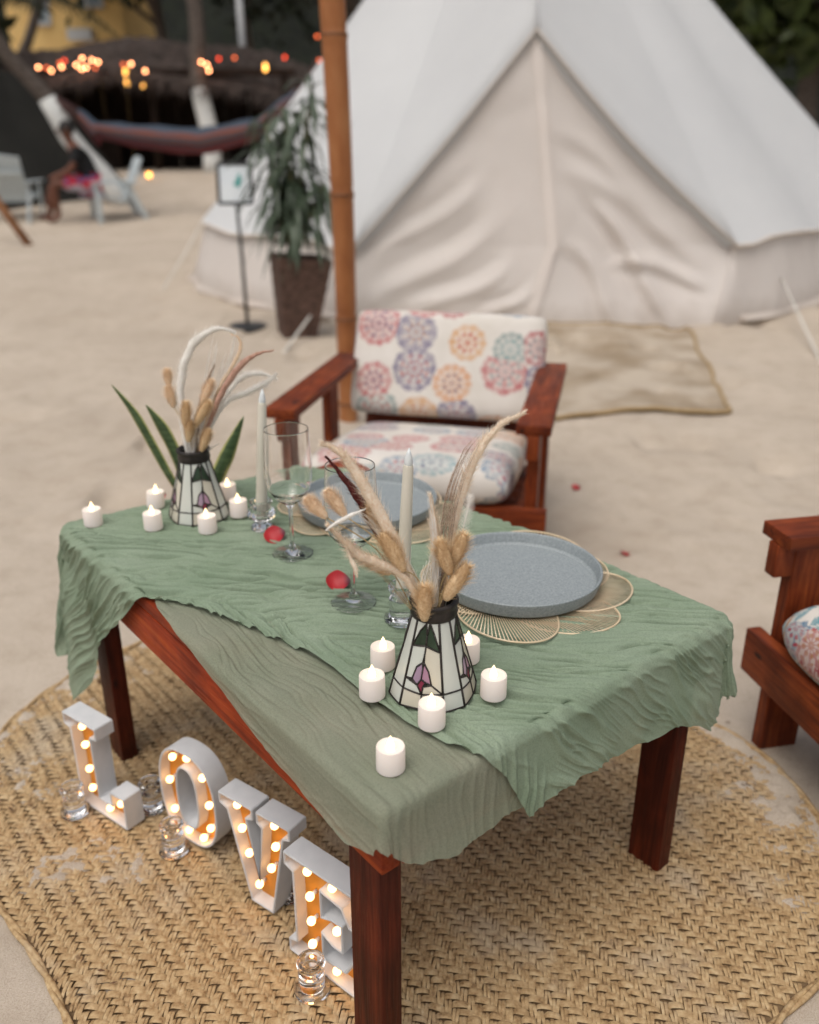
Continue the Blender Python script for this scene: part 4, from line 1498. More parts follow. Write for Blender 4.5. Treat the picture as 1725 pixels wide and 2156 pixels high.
for n in np.nonzero(keep)[0]:
    k = items[n][3]; th = items[n][2] + WR + jit[n, 0] * .075 + (.05 * math.cos(lx[n] * 3.1 + 1) if k == 'w' else -.05 * math.cos(ly_[n] * 5))
    s1, s2, s3 = 1 + .08 * jit[n, 1], 1 + .09 * jit[n, 2], 1 + .28 * jit[n, 3]
    if n in single:
        o = bpy.data.objects.new('strand', proto[k]); COL.objects.link(o); o.parent = rug
        o.location = (px_[n], py_[n], pz_[n]); o.rotation_euler = (0, 0, th); o.scale = (s1, s2, s3)
        continue
    vs, fs = kinds[k]
    c_, s_ = math.cos(th), math.sin(th)
    x, y, z = vs[:, 0] * s1, vs[:, 1] * s2, vs[:, 2] * s3
    AV.append(np.stack([x * c_ - y * s_ + px_[n], x * s_ + y * c_ + py_[n], z + pz_[n]], 1)); AF.append(fs + nb); nb += len(vs)
o = np_mesh('strand_weave', np.concatenate(AV), np.concatenate(AF), M['straw'], rug)
o['kind'] = 'stuff'
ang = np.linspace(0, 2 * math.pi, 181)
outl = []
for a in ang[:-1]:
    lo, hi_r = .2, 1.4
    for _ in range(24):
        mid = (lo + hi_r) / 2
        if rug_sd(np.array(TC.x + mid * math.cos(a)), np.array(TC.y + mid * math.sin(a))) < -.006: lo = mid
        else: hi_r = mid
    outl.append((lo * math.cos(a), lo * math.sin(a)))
mb = MB(); mb.add([(0, 0, .002)] + [(x, y, .002) for x, y in outl], [(0, i + 1, (i + 1) % 180 + 1) for i in range(180)]); mb.build('gap_shade', M['rug_gap'], rug, False)
mb = MB()
for ph in (0, math.pi):
    mb.tube([(x * (1 + .005 * math.cos(i * .9 + ph)), y * (1 + .005 * math.cos(i * .9 + ph)), .006 + .003 * math.sin(i * .9 + ph)) for i, (x, y) in enumerate(outl + outl[:1])], .0052, 6, False)
mb.build('border_braid', M['straw'], rug)

# dry leaf crumbs blown against the rug's rim
gD = np.random.default_rng(17)
DV, DF = [], []
for k in range(120):
    if k < 70:
        t = gD.random(); x, y = -.50 - .46 * t + gD.normal(0, .035), 1.06 + .62 * t + gD.normal(0, .04)
    elif k < 100:
        t = gD.random(); x, y = .86 - .22 * t + gD.normal(0, .035), 1.30 + .52 * t + gD.normal(0, .03)
    else:
        x, y = gD.uniform(-.9, .9), gD.uniform(1.0, 2.0)
    z = max(gz(x, y), .012 if rug_sd(np.array(x), np.array(y)) < -.01 else -1) + .0015
    s_ = abs(gD.normal(.0018, .0014)) + .0010; a = gD.uniform(0, 6.28); l = s_ * gD.uniform(1, 2.6)
    c_, n_ = math.cos(a), math.sin(a)
    b = len(DV)
    for px, py, pz in ((-l, 0, .001), (0, s_ * .5, .003 * gD.random()), (l, 0, .0015), (0, -s_ * .5, .0005)):
        DV.append((x + px * c_ - py * n_, y + px * n_ + py * c_, z + pz))
    DF.append((b, b + 1, b + 2, b + 3))
deb = np_mesh('leaf_debris', DV, DF, pm('dry_brown_leaf', (.05, .022, .012), (.16, .08, .04), 90, .9))
tag(deb, 'dry brown leaf crumbs along the edge of the rug', None, kind='stuff')

# ------------------------------------------------------------------ low table
tbl = empty('low_table', (TC.x, TC.y, 0), TA)
tag(tbl, 'low red-brown wooden table half covered by green gauze', 'table')
NPk = 6
wp = 2 * TW / NPk
for k in range(NPk):
    y = -TW + wp * (k + .5)
    board('top_plank', tbl, (-TL, y, TZ - .016), (TL - (.001 if k % 2 else 0), y, TZ - .016), wp - .003, .024, M['varnish'])
for s in (-1, 1):
    board('apron_board', tbl, (-TL + .006, s * (TW - .016), TZ - .0695), (TL - .006, s * (TW - .016), TZ - .0695), .030, .080, M['varnish'])
    board('end_board', tbl, (s * (TL - .018), -TW + .034, TZ - .0705), (s * (TL - .018), TW - .034, TZ - .0705), .028, .078, M['varnish'])
for sx in (-1, 1):
    for sy in (-1, 1):
        board('leg', tbl, (sx * (TL - .060), sy * (TW - .030), -.01), (sx * (TL - .060), sy * (TW - .030), TZ - .1105), .070, .036, M['varnish_dark'], up=(0, 1, 0))

# ------------------------------------------------------------------ gauze cloth
def gauze(name, tr, c1, c2):
    m, nt, N, L, p = new_mat(name)
    v = coords(nt, 'Object')
    f = noise(nt, v, 6, 5, .6)
    f2 = noise(nt, v, 380, 3, .6)
    c = ramp(nt, f, [(.3, c1), (.7, c2)])
    c = mixc(nt, ramp(nt, f2, [(.35, .35), (.55, 0.0)]), c, tuple(q * .62 for q in c1))
    L.new(c, p.inputs['Base Color']); p.inputs['Roughness'].default_value = .92; p.inputs['Specular IOR Level'].default_value = .15
    bump(nt, p, noise(nt, v, 900, 3, .6), .3, .001)
    out = [n for n in N if n.type == 'OUTPUT_MATERIAL'][0]
    t = N.new('ShaderNodeBsdfTranslucent'); L.new(c, t.inputs['Color'])
    mx = N.new('ShaderNodeMixShader'); mx.inputs[0].default_value = .10
    L.new(p.outputs[0], mx.inputs[1]); L.new(t.outputs[0], mx.inputs[2])
    tp = N.new('ShaderNodeBsdfTransparent')
    m2 = N.new('ShaderNodeMixShader')
    L.new(math_n(nt, 'MULTIPLY', ramp(nt, noise(nt, v, 520, 2, .5), [(.35, .8), (.65, 1.2)]), tr), m2.inputs[0])
    L.new(mx.outputs[0], m2.inputs[1]); L.new(tp.outputs[0], m2.inputs[2])
    L.new(m2.outputs[0], out.inputs['Surface'])
    return m


M['gauze'] = gauze('green_gauze', .05, (.220, .292, .198), (.300, .368, .268))
M['gauze_thin'] = gauze('thin_green_gauze', .20, (.255, .290, .205), (.325, .345, .260))


def drape(S, T, z0):
    r = .012
    l, w = TL - r + .006, TW - r + .006
    es = np.where(S > l, S - l, np.where(S < -l, S + l, 0.0)); et = np.where(T > w, T - w, np.where(T < -w, T + w, 0.0))
    e = np.hypot(es, et) + 1e-9
    dx, dy = es / e, et / e
    corner = 2 * np.abs(dx * dy)
    q = r * math.pi / 2
    fold = np.where(np.abs(es) > np.abs(et), T, S)
    wav = .5 + .5 * np.sin(fold * 26 + 2.5 * vn(fold * 6, fold * 0, 3))
    fl = .04 + .07 * wav * sstep(.02, .15, e) + .07 * corner
    hang = np.maximum(e - q, 0)
    out = np.where(e < q, r * np.sin(np.minimum(e, q) / r), r + fl * hang)
    drop = np.where(e < q, r * (1 - np.cos(np.minimum(e, q) / r)), r + hang * np.sqrt(1 - fl ** 2))
    x = np.clip(S, -l, l) + dx * out
    y = np.clip(T, -w, w) + dy * out
    return np.stack([x, y, z0 - drop], -1), e


def wrinkle(S, T, seed, mix_dir):
    """crinkles: long narrow ridges; mix_dir turns them from across the table to along it"""
    X, Y = S * TEX.x + T * TEY.x, S * TEX.y + T * TEY.y
    a = -.12 + .9 * mix_dir + .22 * fbm(X * 2.2, Y * 2.2, seed, 2)
    u0, v0 = X, Y + .10 * X + .022 * fbm(X * 5, Y * 5, seed + 1, 3)
    u1, v1 = S, T + .05 * S + .015 * fbm(S * 6, T * 6, seed + 2, 3)
    def lay(u, v):
        h = 0
        for k, (lu, lv, am) in enumerate(((.26, .0330, 1.0), (.17, .0200, .85), (.09, .0105, .45))):
            ph = v / lv + 1.5 * fbm(u / lu + 3.1 * k, v / (3.2 * lv), seed + 5 + k, 2)
            on = sstep(.28, .72, vn(u / (lu * .7) + 9 * k, v / (1.6 * lv), seed + 31 + k))
            h = h - am * (.5 + .5 * np.cos(2 * math.pi * ph)) ** 3.6 * (.12 + 1.05 * on)
        return h
    m_ = sstep(.2, .8, mix_dir)
    env = .40 + .8 * vn(X * 7, Y * 7, seed + 9)
    return (lay(u0, v0) * (1 - m_) + lay(u1, v1) * m_) * env


def cloth_layer(name, S, T, z0, amp, mixd, mat, parent, seed, under=None):
    P, e = drape(S, T, z0)
    dS = np.gradient(P, axis=1); dT = np.gradient(P, axis=0)
    n = np.cross(dS, dT); n /= np.linalg.norm(n, axis=-1)[..., None] + 1e-12
    h = wrinkle(S, T, seed, mixd)
    hang_ = sstep(.004, .03, e)
    lift = np.maximum(h, -1.04) * (1 - hang_) + (.55 - .45 * h) * hang_ + .25 * fbm(S * 9, T * 9, seed + 3, 2)
    P = P + n * (lift * amp)[..., None]
    ny_, nx_ = S.shape
    ix = np.arange(nx_ * ny_).reshape(ny_, nx_)
    q = np.stack([ix[:-1, :-1], ix[:-1, 1:], ix[1:, 1:], ix[1:, :-1]], -1).reshape(-1, 4)
    return np_mesh(name, P.reshape(-1, 3), q, mat, parent), P


cloth = empty('tablecloth', (TC.x, TC.y, 0), TA)
tag(cloth, 'crinkled sage green gauze cloth draped over the low table', 'tablecloth')
t0s = [(-TL - .2, -TW - .26), (-TL - .03, -TW - .30), (-.50, -TW - .40), (-.43, -TW - .32), (-.364, -TW - .215), (-.257, -TW - .115), (-.18, -TW - .04), (-.130, -TW + .004), (-.085, -.330), (-.043, -.308), (.057, -.273), (.163, -.250), (.262, -.244), (.345, -.249),
       (.429, -.240), (.50, -.226), (TL, -.205), (TL + .2, -.120)]
t1s = [(-TL - .2, .20), (-TL, .215), (-.45, .285), (-.311, .326), (-.056, .343), (.063, .358), (.12, TW + .01), (.20, TW + .05), (TL, TW + .12), (TL + .2, TW + .13)]
de2 = [(-.30, .10), (-.16, .125), (-.124, .150), (-.087, .134), (-.016, .131), (.084, .147), (.222, .162), (.317, .19), (.365, .16), (.46, .12), (.6, .12)]
sA = np.linspace(-TL - .2, TL + .2, 640); bB = np.linspace(0, 1, 440)
S, B = np.meshgrid(sA, bB)
T0 = np.interp(S, *zip(*t0s)); T1 = np.interp(S, *zip(*t1s))
T0 = T0 + .007 * fbm(S * 9, S * 0, 12, 3)
T1 = T1 + .007 * fbm(S * 9, S * 0 + 3, 13, 3)
T = T0 + (T1 - T0) * B
D2 = np.interp(T, *zip(*de2)) * (1 + .10 * fbm(T * 9, T * 0 + 5, 14, 3))
S2 = np.where(S > TL, TL + (S - TL) * D2 / .2, S)
hemd = T - T0
mixd2 = .75 * np.exp(-(hemd / .07) ** 2) * sstep(-.2, 0, S)
_, P2 = cloth_layer('top_layer', S2, T, TZ + .0150, .0130, mixd2, M['gauze'], cloth, 20)
# the thinner single layer that shows along the front
sB_ = np.linspace(-.155, TL + .12, 380); bB = np.linspace(0, 1, 160)
S, B = np.meshgrid(sB_, bB)
T0b = np.interp(S, [-.155, -.10, 0, .142, .315, .475, .538, TL + .12], [-TW + .012, -TW - .004, -TW - .012, -TW - .034, -TW - .074, -TW - .088, -TW - .072, -TW - .03])
T0b = T0b + .008 * fbm(S * 9, S * 0 + 7, 15, 3)
T1b = np.interp(S, *zip(*t0s)) + .085
T = T0b + (T1b - T0b) * B
de1 = [(-.46, .02), (-.367, .066), (-.309, .105), (-.251, .120), (-.209, .120), (-.124, .115), (0, .10)]
D1 = np.interp(T, *zip(*de1)) * (1 + .08 * fbm(T * 20, T * 0 + 9, 16, 3)) + .003 * np.sin(T * 90)
S1 = np.where(S > TL, TL + (S - TL) * D1 / .12, S)
cloth_layer('thin_layer', S1, T, TZ + .0024, .0034, np.full(S.shape, .85), M['gauze_thin'], cloth, 60)

CLOTH_Z = TZ + .0142       # height at which things stand on the gauze

# ------------------------------------------------------------------ plates and gold placemats
def stone_plate_mat():
    m, nt, N, L, p = new_mat('speckled_stoneware')
    v = coords(nt, 'Object')
    f = noise(nt, v, 260, 3, .75)
    L.new(ramp(nt, f, [(.30, (.185, .21, .218)), (.5, (.255, .285, .293)), (.72, (.335, .362, .37))]), p.inputs['Base Color'])
    p.inputs['Roughness'].default_value = .55
    bump(nt, p, f, .3, .0012)
    return m


M['plate'] = stone_plate_mat()
M['gold'] = pm('gold_plastic', (.62, .48, .30), (.74, .60, .42), 20, .45, spec=.5)
M['gold'].node_tree.nodes['Principled BSDF'].inputs['Metallic'].default_value = .15


def placemat(loc, rz, lb, sc_=1.0):
    e = empty('placemat', loc, rz)
    tag(e, lb, 'placemat', 'gold openwork placemats')
    g = random.Random(9)
    for k in range(8):
        a = 2 * math.pi * k / 8
        rin, rout, half = .060, .186 + .022 * ((k * 3) % 4 - 1.5) / 1.5, .74
        zz = .0012 + .0016 * (k % 3)
        rim = []
        for i in range(33):
            t = i / 32; an = a - half + 2 * half * t + .25 * math.sin(math.pi * t)
            rr = rin + (rout - rin) * math.sin(math.pi * (t * .92 + .04)) ** .55
            rim.append(Vector((rr * math.cos(an), rr * math.sin(an), zz)))
        mb = MB()
        mb.tube(rim, .0019, 5, False)
        c = Vector((math.cos(a) * rin * .5, math.sin(a) * rin * .5, zz))
        inner = [Vector(((.078 + .045 * math.sin(math.pi * i / 32)) * math.cos(a - half * .9 + 1.7 * half * i / 32), (.078 + .045 * math.sin(math.pi * i / 32)) * math.sin(a - half * .9 + 1.7 * half * i / 32), zz + .0006)) for i in range(33)]
        mb.tube(inner, .0011, 5, False)
        n = 50
        for i in range(n):
            t = (i + .5) / n * 32; j = min(int(t), 31)
            p = rim[j].lerp(rim[j + 1], t - j); q = inner[j].lerp(inner[j + 1], t - j)
            d = (p - q); L_ = d.length
            if L_ < .004: continue
            d.normalize(); s_ = d.cross(Vector((0, 0, 1))) * .0007
            h = Vector((0, 0, .0007))
            mb.add([q - s_, q + s_, p + s_, p - s_, q - s_ + h, q + s_ + h, p + s_ + h, p - s_ + h], [(3, 2, 1, 0), (4, 5, 6, 7), (0, 1, 5, 4), (2, 3, 7, 6)])
        mb.build('petal', M['gold'], e)
    mb = MB(); mb.lathe([(.0, .0), (.066, .0), (.066, .0022), (0, .0022)], 40); mb.build('centre', M['gold'], e)
    e.scale = (sc_, sc_, 1)
    return e


def plate(loc, lb):
    prof = [(q[0] * 1.085, q[1] * 1.12) for q in [(0, .0), (.122, .0), (.131, .003), (.1365, .022), (.1365, .0245), (.1345, .026), (.1325, .0245), (.1305, .020), (.1275, .009), (.123, .0062), (0, .0055)]]
    o = MB().lathe(prof, 96).build('plate', M['plate'])
    o.location = loc
    return tag(o, lb, 'plate', 'speckled grey plates')


placemat((.207, 1.404, CLOTH_Z), .35, 'gold leaf placemat under the plate beside the dried grass vase', 1.05)
plate((.192, 1.398, CLOTH_Z + .0065), 'speckled grey plate on a gold mat beside the dried grass vase')
placemat((-.090, 1.738, CLOTH_Z), 1.2, 'gold leaf placemat under the plate at the armchair end')
plate((-.090, 1.735, CLOTH_Z + .0065), 'speckled grey plate on a gold mat near the medallion armchair')

# ------------------------------------------------------------------ glasses, holders, candles
def wine_glass(loc, lb):
    pr = [(0, .0), (.038, .0), (.0392, .0009), (.038, .0018), (.018, .0045), (.0075, .010), (.0042, .022), (.0036, .06), (.0042, .094), (.010, .103), (.026, .114), (.038, .132), (.0435, .156), (.0440, .180), (.0425, .215), (.0405, .2492),
          (.0402, .2496), (.0399, .2492), (.0417, .215), (.0432, .180), (.0427, .156), (.0372, .1328), (.025, .1156), (.010, .106), (0, .1045)]
    o = MB().lathe(pr, 56).build('wine_glass', M['glass'])
    o.location = loc
    return tag(o, lb, 'wine glass', 'clear stemmed wine glasses')


g1, g2 = atz(617, 1165, CLOTH_Z), atz(745, 1268, CLOTH_Z)
wine_glass((g1.x, g1.y, CLOTH_Z), 'tall clear wine glass beside the plate at the armchair end')
wine_glass((g2.x, g2.y, CLOTH_Z), 'clear wine glass half hidden behind the dried grass')


def holder(loc, lb, kind=0, group='clear glass candle holders'):
    if kind == 0:
        pr = [(0, 0), (.029, 0), (.030, .002), (.0295, .006), (.024, .0085), (.0205, .012), (.0215, .022), (.0215, .040), (.0185, .046), (.0165, .049), (.0185, .052), (.0225, .055), (.0235, .060), (.0225, .064),
              (.017, .0655), (.0125, .064), (.0118, .046), (.0118, .036), (0, .035)]
        seg = 40
    else:
        pr = [(0, 0), (.022, 0), (.0235, .003), (.020, .010), (.013, .014), (.015, .018), (.027, .026), (.0305, .034), (.027, .042), (.020, .046), (.018, .051), (.0225, .056), (.0235, .060), (.0215, .062), (.0135, .061), (.0118, .045), (.0118, .030), (0, .029)]
        seg = 12
    o = MB().lathe(pr, seg).build('candle_holder', M['glass'], smooth=kind == 0)
    o.location = loc
    return tag(o, lb, 'candle holder', group)


M['wax'] = pm('ivory_wax', (.70, .66, .55), (.76, .72, .62), 12, .45)
translucent(M['wax'], .15)
M['led_tip'] = pm('clear_led_tip', (.66, .70, .70), (.74, .77, .77), 20, .3)


def taper(loc, h, lean, lb):
    e = empty('taper_candle', loc); tag(e, lb, 'candle', 'tall ivory taper candles')
    e.rotation_euler = (0, lean, 0)
    mb = MB(); mb.lathe([(0, 0), (.0112, 0), (.0114, .02), (.0100, h * .6), (.0082, h - .004), (.007, h), (0, h)], 28); mb.build('wax_body', M['wax'], e)
    mb = MB(); mb.lathe([(0, h - .001), (.0062, h), (.0068, h + .006), (.004, h + .018), (0, h + .028)], 16); mb.build('flame_tip', M['led_tip'], e)


holder((-.300, 1.640, CLOTH_Z), 'faceted glass holder carrying the taper candle beside the snake plant vase', 1)
taper((-.300, 1.640, CLOTH_Z + .0305), .235, R(4), 'tall ivory taper candle beside the snake plant vase')
holder((-.012, 1.268, CLOTH_Z), 'turned glass holder carrying the taper candle behind the dried grass', 0)
taper((-.012, 1.268, CLOTH_Z + .0365), .235, R(2.5), 'ivory taper candle standing behind the dried grass vase')


def led_wax():
    m, nt, N, L, p = new_mat('glowing_tea_light_wax')
    p.inputs['Base Color'].default_value = (.60, .585, .59, 1)
    p.inputs['Roughness'].default_value = .5
    tc = nt.nodes.new('ShaderNodeTexCoord'); sp = nt.nodes.new('ShaderNodeSeparateXYZ'); L.new(tc.outputs['Object'], sp.inputs[0])
    # the diode sits low in the shell, the thin wax round it glows warm
    f = nt.nodes.new('ShaderNodeMapRange'); f.inputs[1].default_value = 0; f.inputs[2].default_value = .034; f.inputs[3].default_value = .11; f.inputs[4].default_value = .26
    L.new(sp.outputs['Z'], f.inputs[0])
    p.inputs['Emission Color'].default_value = (1.0, .72, .50, 1)
    L.new(f.outputs[0], p.inputs['Emission Strength'])
    p.inputs['Subsurface Weight'].default_value = .2
    p.inputs['Subsurface Radius'].default_value = (.01, .006, .004)
    return m


M['tea'] = led_wax()
M['tea_flame'] = emit_mat('led_flame', (1.0, .74, .40), 2.3)
TEA = [
    (-.651, 1.660, 'white LED tea light standing alone at the bare table corner', 0),
    (-.549, 1.758, 'white LED tea light behind the snake plant vase beside a red petal', .05),
    (-.522, 1.640, 'white LED tea light before the snake plant vase on its corner side', 0),
    (-.408, 1.625, 'white LED tea light in front of the snake plant vase on the candle side', .0),
    (-.360, 1.708, 'white LED tea light between the snake plant vase and the taper candle', 0),
    (-.400, 1.800, 'white LED tea light mostly hidden behind the snake plant vase', 0),
    (-.040, 1.128, 'white LED tea light farthest along the vase towards the wine glass', 0),
    (-.053, 1.052, 'white LED tea light next to the stained glass foot beside the cloth fold', 0),
    (.030, .984, 'white LED tea light standing against the front of the dried grass vase', 0),
    (.119, 1.052, 'white LED tea light on the plate side of the dried grass vase', 0),
    (-.024, .908, 'white LED tea light alone on the thin gauze at the table corner', 0),
    (.088, 1.146, 'white LED tea light hidden behind the dried grass vase', 0),
]
for i, (x, y, lb, tilt) in enumerate(TEA):
    z = CLOTH_Z if i != 10 else TZ + .0030
    e = empty('tea_light', (x, y, z)); tag(e, lb, 'candle', 'white LED tea lights'); e.rotation_euler = (tilt, tilt, i * 1.1)
    mb = MB(); mb.lathe([(0, 0), (.0175, 0), (.0186, .0012), (.0188, .004), (.0184, .0335), (.0180, .0348), (.0172, .0350), (.0165, .0335), (.012, .0318), (.004, .0312), (0, .0312)], 40); mb.build('wax_shell', M['tea'], e)
    mb = MB(); mb.lathe([(0, .0305), (.0050, .0312), (.0058, .0345), (.0047, .0405), (.0022, .047), (.0006, .0505), (0, .051)], 18, (.0008, 0, 0)); mb.build('flame', M['tea_flame'], e)

# ------------------------------------------------------------------ stained glass vases
def opal(name, c1, c2, sc_=18):
    m = pm(name, c1, c2, sc_, .22, (1, 1, .5), spec=.5, lo=.3, hi=.7)
    return translucent(m, .18)


GL = {'white': opal('opal_white_glass', (.62, .66, .60), (.72, .73, .66)), 'cream': opal('opal_cream_glass', (.66, .60, .48), (.72, .69, .58)), 'green': opal('leaf_green_glass', (.012, .028, .014), (.05, .085, .05), 40),
      'pink': opal('pink_glass', (.40, .20, .30), (.55, .36, .46)), 'mauve': opal('mauve_glass', (.34, .22, .33), (.48, .36, .46)), 'ruby': opal('ruby_glass', (.20, .02, .05), (.32, .05, .09))}
M['came'] = pm('dark_lead_came', (.014, .011, .010), (.05, .042, .038), 60, .5, bstr=.4, bscale=300, bdist=.001)
M['came'].node_tree.nodes['Principled BSDF'].inputs['Metallic'].default_value = .3

FLOWER = [  # polygons in panel space: u across -1..1, v up 0..1, colour
    ('cream', [(-1, 0), (-.02, 0), (-.02, .17), (-1, .20)]), ('cream', [(-.02, 0), (1, 0), (1, .20), (-.02, .17)]),
    ('white', [(-1, .20), (-.02, .17), (-.30, .27), (-1, .33)]), ('cream', [(-.02, .17), (1, .20), (.45, .29), (.02, .26)]),
    ('ruby', [(-.30, .27), (-.02, .17), (.02, .26), (.14, .31), (-.10, .34)]),
    ('mauve', [(-.62, .33), (-.30, .27), (-.10, .34), (-.06, .46), (-.10, .53), (-.45, .47)]),
    ('pink', [(-.10, .34), (.14, .31), (.45, .29), (.30, .43), (-.02, .53), (-.06, .46)]),
    ('white', [(-1, .33), (-.62, .33), (-.45, .47), (-.10, .53), (-.02, .62), (.04, .72), (-1, .70)]),
    ('cream', [(.45, .29), (1, .20), (1, .66), (.04, .72), (-.02, .62), (-.02, .53), (.30, .43)]),
    ('green', [(-1.0, .70), (.04, .72), (.06, .84), (-.05, .97), (-.55, .88)]), ('green', [(.04, .72), (1, .66), (.62, .86), (.25, .99), (.06, .84)]),
    ('white', [(-1, .70), (-.55, .88), (-.05, .97), (-.05, 1), (-1, 1)]), ('white', [(1, .66), (1, 1), (.25, 1), (.25, .99), (.62, .86)]), ('white', [(-.05, .97), (.06, .84), (.25, .99), (.25, 1), (-.05, 1)]),
]
PLAIN = [('white', [(-1, 0), (1, 0), (1, .20), (-1, .20)]), ('white', [(-1, .20), (1, .20), (1, 1), (-1, 1)])]


def vase(loc, rz, lb):
    e = empty('stained_glass_vase', loc, rz); tag(e, lb, 'vase', 'stained glass vases')
    H = .124
    def rad(v): return np.interp(v, [0, .20, .55, 1.0], [.064, .0575, .0450, .0300])
    edges_deg, a = [], 0
    seq = []
    for k in range(4):
        seq.append((a, a + 60, FLOWER)); seq.append((a + 60, a + 90, PLAIN)); a += 90
    came = MB(); done = set()
    for a0, a1, polys in seq:
        def P3(u, v, off=0):
            t = (u + 1) / 2; r = rad(v)
            p0 = Vector((r * math.cos(R(a0)), r * math.sin(R(a0)), 0)); p1 = Vector((r * math.cos(R(a1)), r * math.sin(R(a1)), 0))
            p = p0.lerp(p1, t); nrm = Vector((math.cos(R((a0 + a1) / 2)), math.sin(R((a0 + a1) / 2)), .25))
            bul = (.004 if a1 - a0 > 40 else .001) * (1 - u * u)
            p = p + nrm * (off + bul); p.z += v * H
            return p
        for col, poly in polys:
            cu, cv = sum(q[0] for q in poly) / len(poly), sum(q[1] for q in poly) / len(poly)
            # refine edges so the piece follows the panel's curve
            pts = []
            for i in range(len(poly)):
                p, q = poly[i], poly[(i + 1) % len(poly)]
                for s in range(4):
                    pts.append((p[0] + (q[0] - p[0]) * s / 4, p[1] + (q[1] - p[1]) * s / 4))
            n = len(pts)
            vs = [P3(cu, cv, .0006)] + [P3(u, v) for u, v in pts]
            vi = [P3(cu + (u - cu) * .5, cv + (v - cv) * .5, .0006) for u, v in pts]
            fs = []
            for i in range(n):
                j = (i + 1) % n
                fs += [(0, n + 1 + i, n + 1 + j), (n + 1 + i, i + 1, j + 1, n + 1 + j)]
            MB().add(vs + vi, fs).build('glass_piece', GL[col], e)
            for i in range(len(poly)):
                p, q = poly[i], poly[(i + 1) % len(poly)]
                key = (round(a0), tuple(sorted((p, q))))
                if key in done: continue
                done.add(key)
                came.tube([P3(p[0] + (q[0] - p[0]) * s / 4, p[1] + (q[1] - p[1]) * s / 4, .0004) for s in range(5)], .00125 if abs(p[0] + q[0]) < 1.99 else .0016, 6)
    came.build('lead_came', M['came'], e)
    mb = MB(); mb.lathe([(.0285, H - .004), (.032, H - .002), (.0335, H + .004), (.032, H + .010), (.0325, H + .014), (.0345, H + .018), (.0345, H + .021), (.0315, H + .0235), (.0275, H + .022), (.026, H + .016), (.026, H - .004)], 40, closed=True)
    mb.build('rim', M['came'], e)
    mb = MB(); mb.box((.0335 * math.cos(R(-78)), .0335 * math.sin(R(-78)), H + .006), (.006, .004, .006)); mb.build('wax_drip', pm('red_wax', (.25, .02, .01), (.4, .06, .02), 30, .4), e)
    return e


vase((.034, 1.074, CLOTH_Z), R(222), 'stained glass vase full of dried grass, tea lights round its foot')
vase((-.445, 1.716, CLOTH_Z), R(180), 'stained glass vase with snake plant leaves behind it')

# ------------------------------------------------------------------ dried grasses
def straw_col(name, a, b, tr=.12):
    tr = min(tr, .12)
    return translucent(pm(name, tuple(q * .93 for q in a), b, 330, .85, (1, 1, 1), spec=.15, lo=.38, hi=.6), tr)


DG = {'cream': straw_col('cream_grass', (.94, .76, .58), (.96, .86, .72)), 'white': straw_col('white_grass', (.94, .90, .82), (.96, .93, .88)), 'burg': straw_col('burgundy_grass', (.075, .016, .016), (.16, .045, .04), .1),
      'tan': straw_col('tan_bunny_tail', (.72, .51, .29), (.84, .65, .42), .35), 'peach': straw_col('peach_bunny_tail', (.92, .68, .46), (.94, .78, .59)), 'mauve': straw_col('mauve_plume', (.52, .29, .21), (.66, .42, .33), .3),
      'brown': straw_col('brown_grass', (.34, .23, .16), (.58, .44, .34), .2), 'stem': straw_col('dry_stem', (.40, .28, .13), (.56, .43, .24), .1)}


def smooth_path(P, n):
    P = [Vector(p) for p in P]
    if len(P) == 2: return [P[0].lerp(P[1], i / (n - 1)) for i in range(n)]
    out = []
    m = len(P) - 1
    for i in range(n):
        t = i / (n - 1) * m; k = min(int(t), m - 1); f = t - k
        p0, p1, p2, p3 = P[max(k - 1, 0)], P[k], P[k + 1], P[min(k + 2, m)]
        out.append(.5 * ((2 * p1) + (p2 - p0) * f + (2 * p0 - 5 * p1 + 4 * p2 - p3) * f * f + (3 * p1 - p0 - 3 * p2 + p3) * f ** 3))
    return out


def fuzz(mb, path, rad, n, seed, length=.012, lean=.7, wid=.0005):
    """short fine hairs growing out along a path"""
    g = np.random.default_rng(seed)
    m = len(path)
    A = np.array([tuple(p) for p in path]); Tn = np.gradient(A, axis=0); Tn /= np.linalg.norm(Tn, axis=1)[:, None] + 1e-9
    k = g.random(n) * (m - 1); i = np.minimum(k.astype(int), m - 2); f = (k - i)[:, None]
    p = A[i] * (1 - f) + A[i + 1] * f; t = Tn[i]
    rr = np.interp(k, np.arange(m), rad)
    rv = g.normal(size=(n, 3)); nrm = rv - t * (rv * t).sum(1)[:, None]; nrm /= np.linalg.norm(nrm, axis=1)[:, None] + 1e-9
    d = t * lean + nrm * (1 - lean * .6) + g.normal(size=(n, 3)) * .12
    d /= np.linalg.norm(d, axis=1)[:, None]
    p0 = p + nrm * (rr * .55 * g.random(n) ** .5)[:, None]
    L_ = (length * (.5 + g.random(n)) * np.clip(rr / (max(rad) + 1e-9), .35, 1))[:, None]
    p1 = p0 + d * L_
    s = np.cross(d, rv); s /= np.linalg.norm(s, axis=1)[:, None] + 1e-9
    V = np.stack([p0 - s * wid, p0 + s * wid, p1], 1).reshape(-1, 3)
    b = len(mb.v)
    mb.v.extend(map(tuple, V)); mb.f.extend((b + 3 * q, b + 3 * q + 1, b + 3 * q + 2) for q in range(n))


def px_path(pts, Y, oy=()):
    return [at(u, v, Y + (oy[i] if i < len(oy) else (pts[i][2] if len(pts[i]) > 2 else 0))) for i, (u, v) in enumerate([q[:2] for q in pts])]


SEED = [1000]


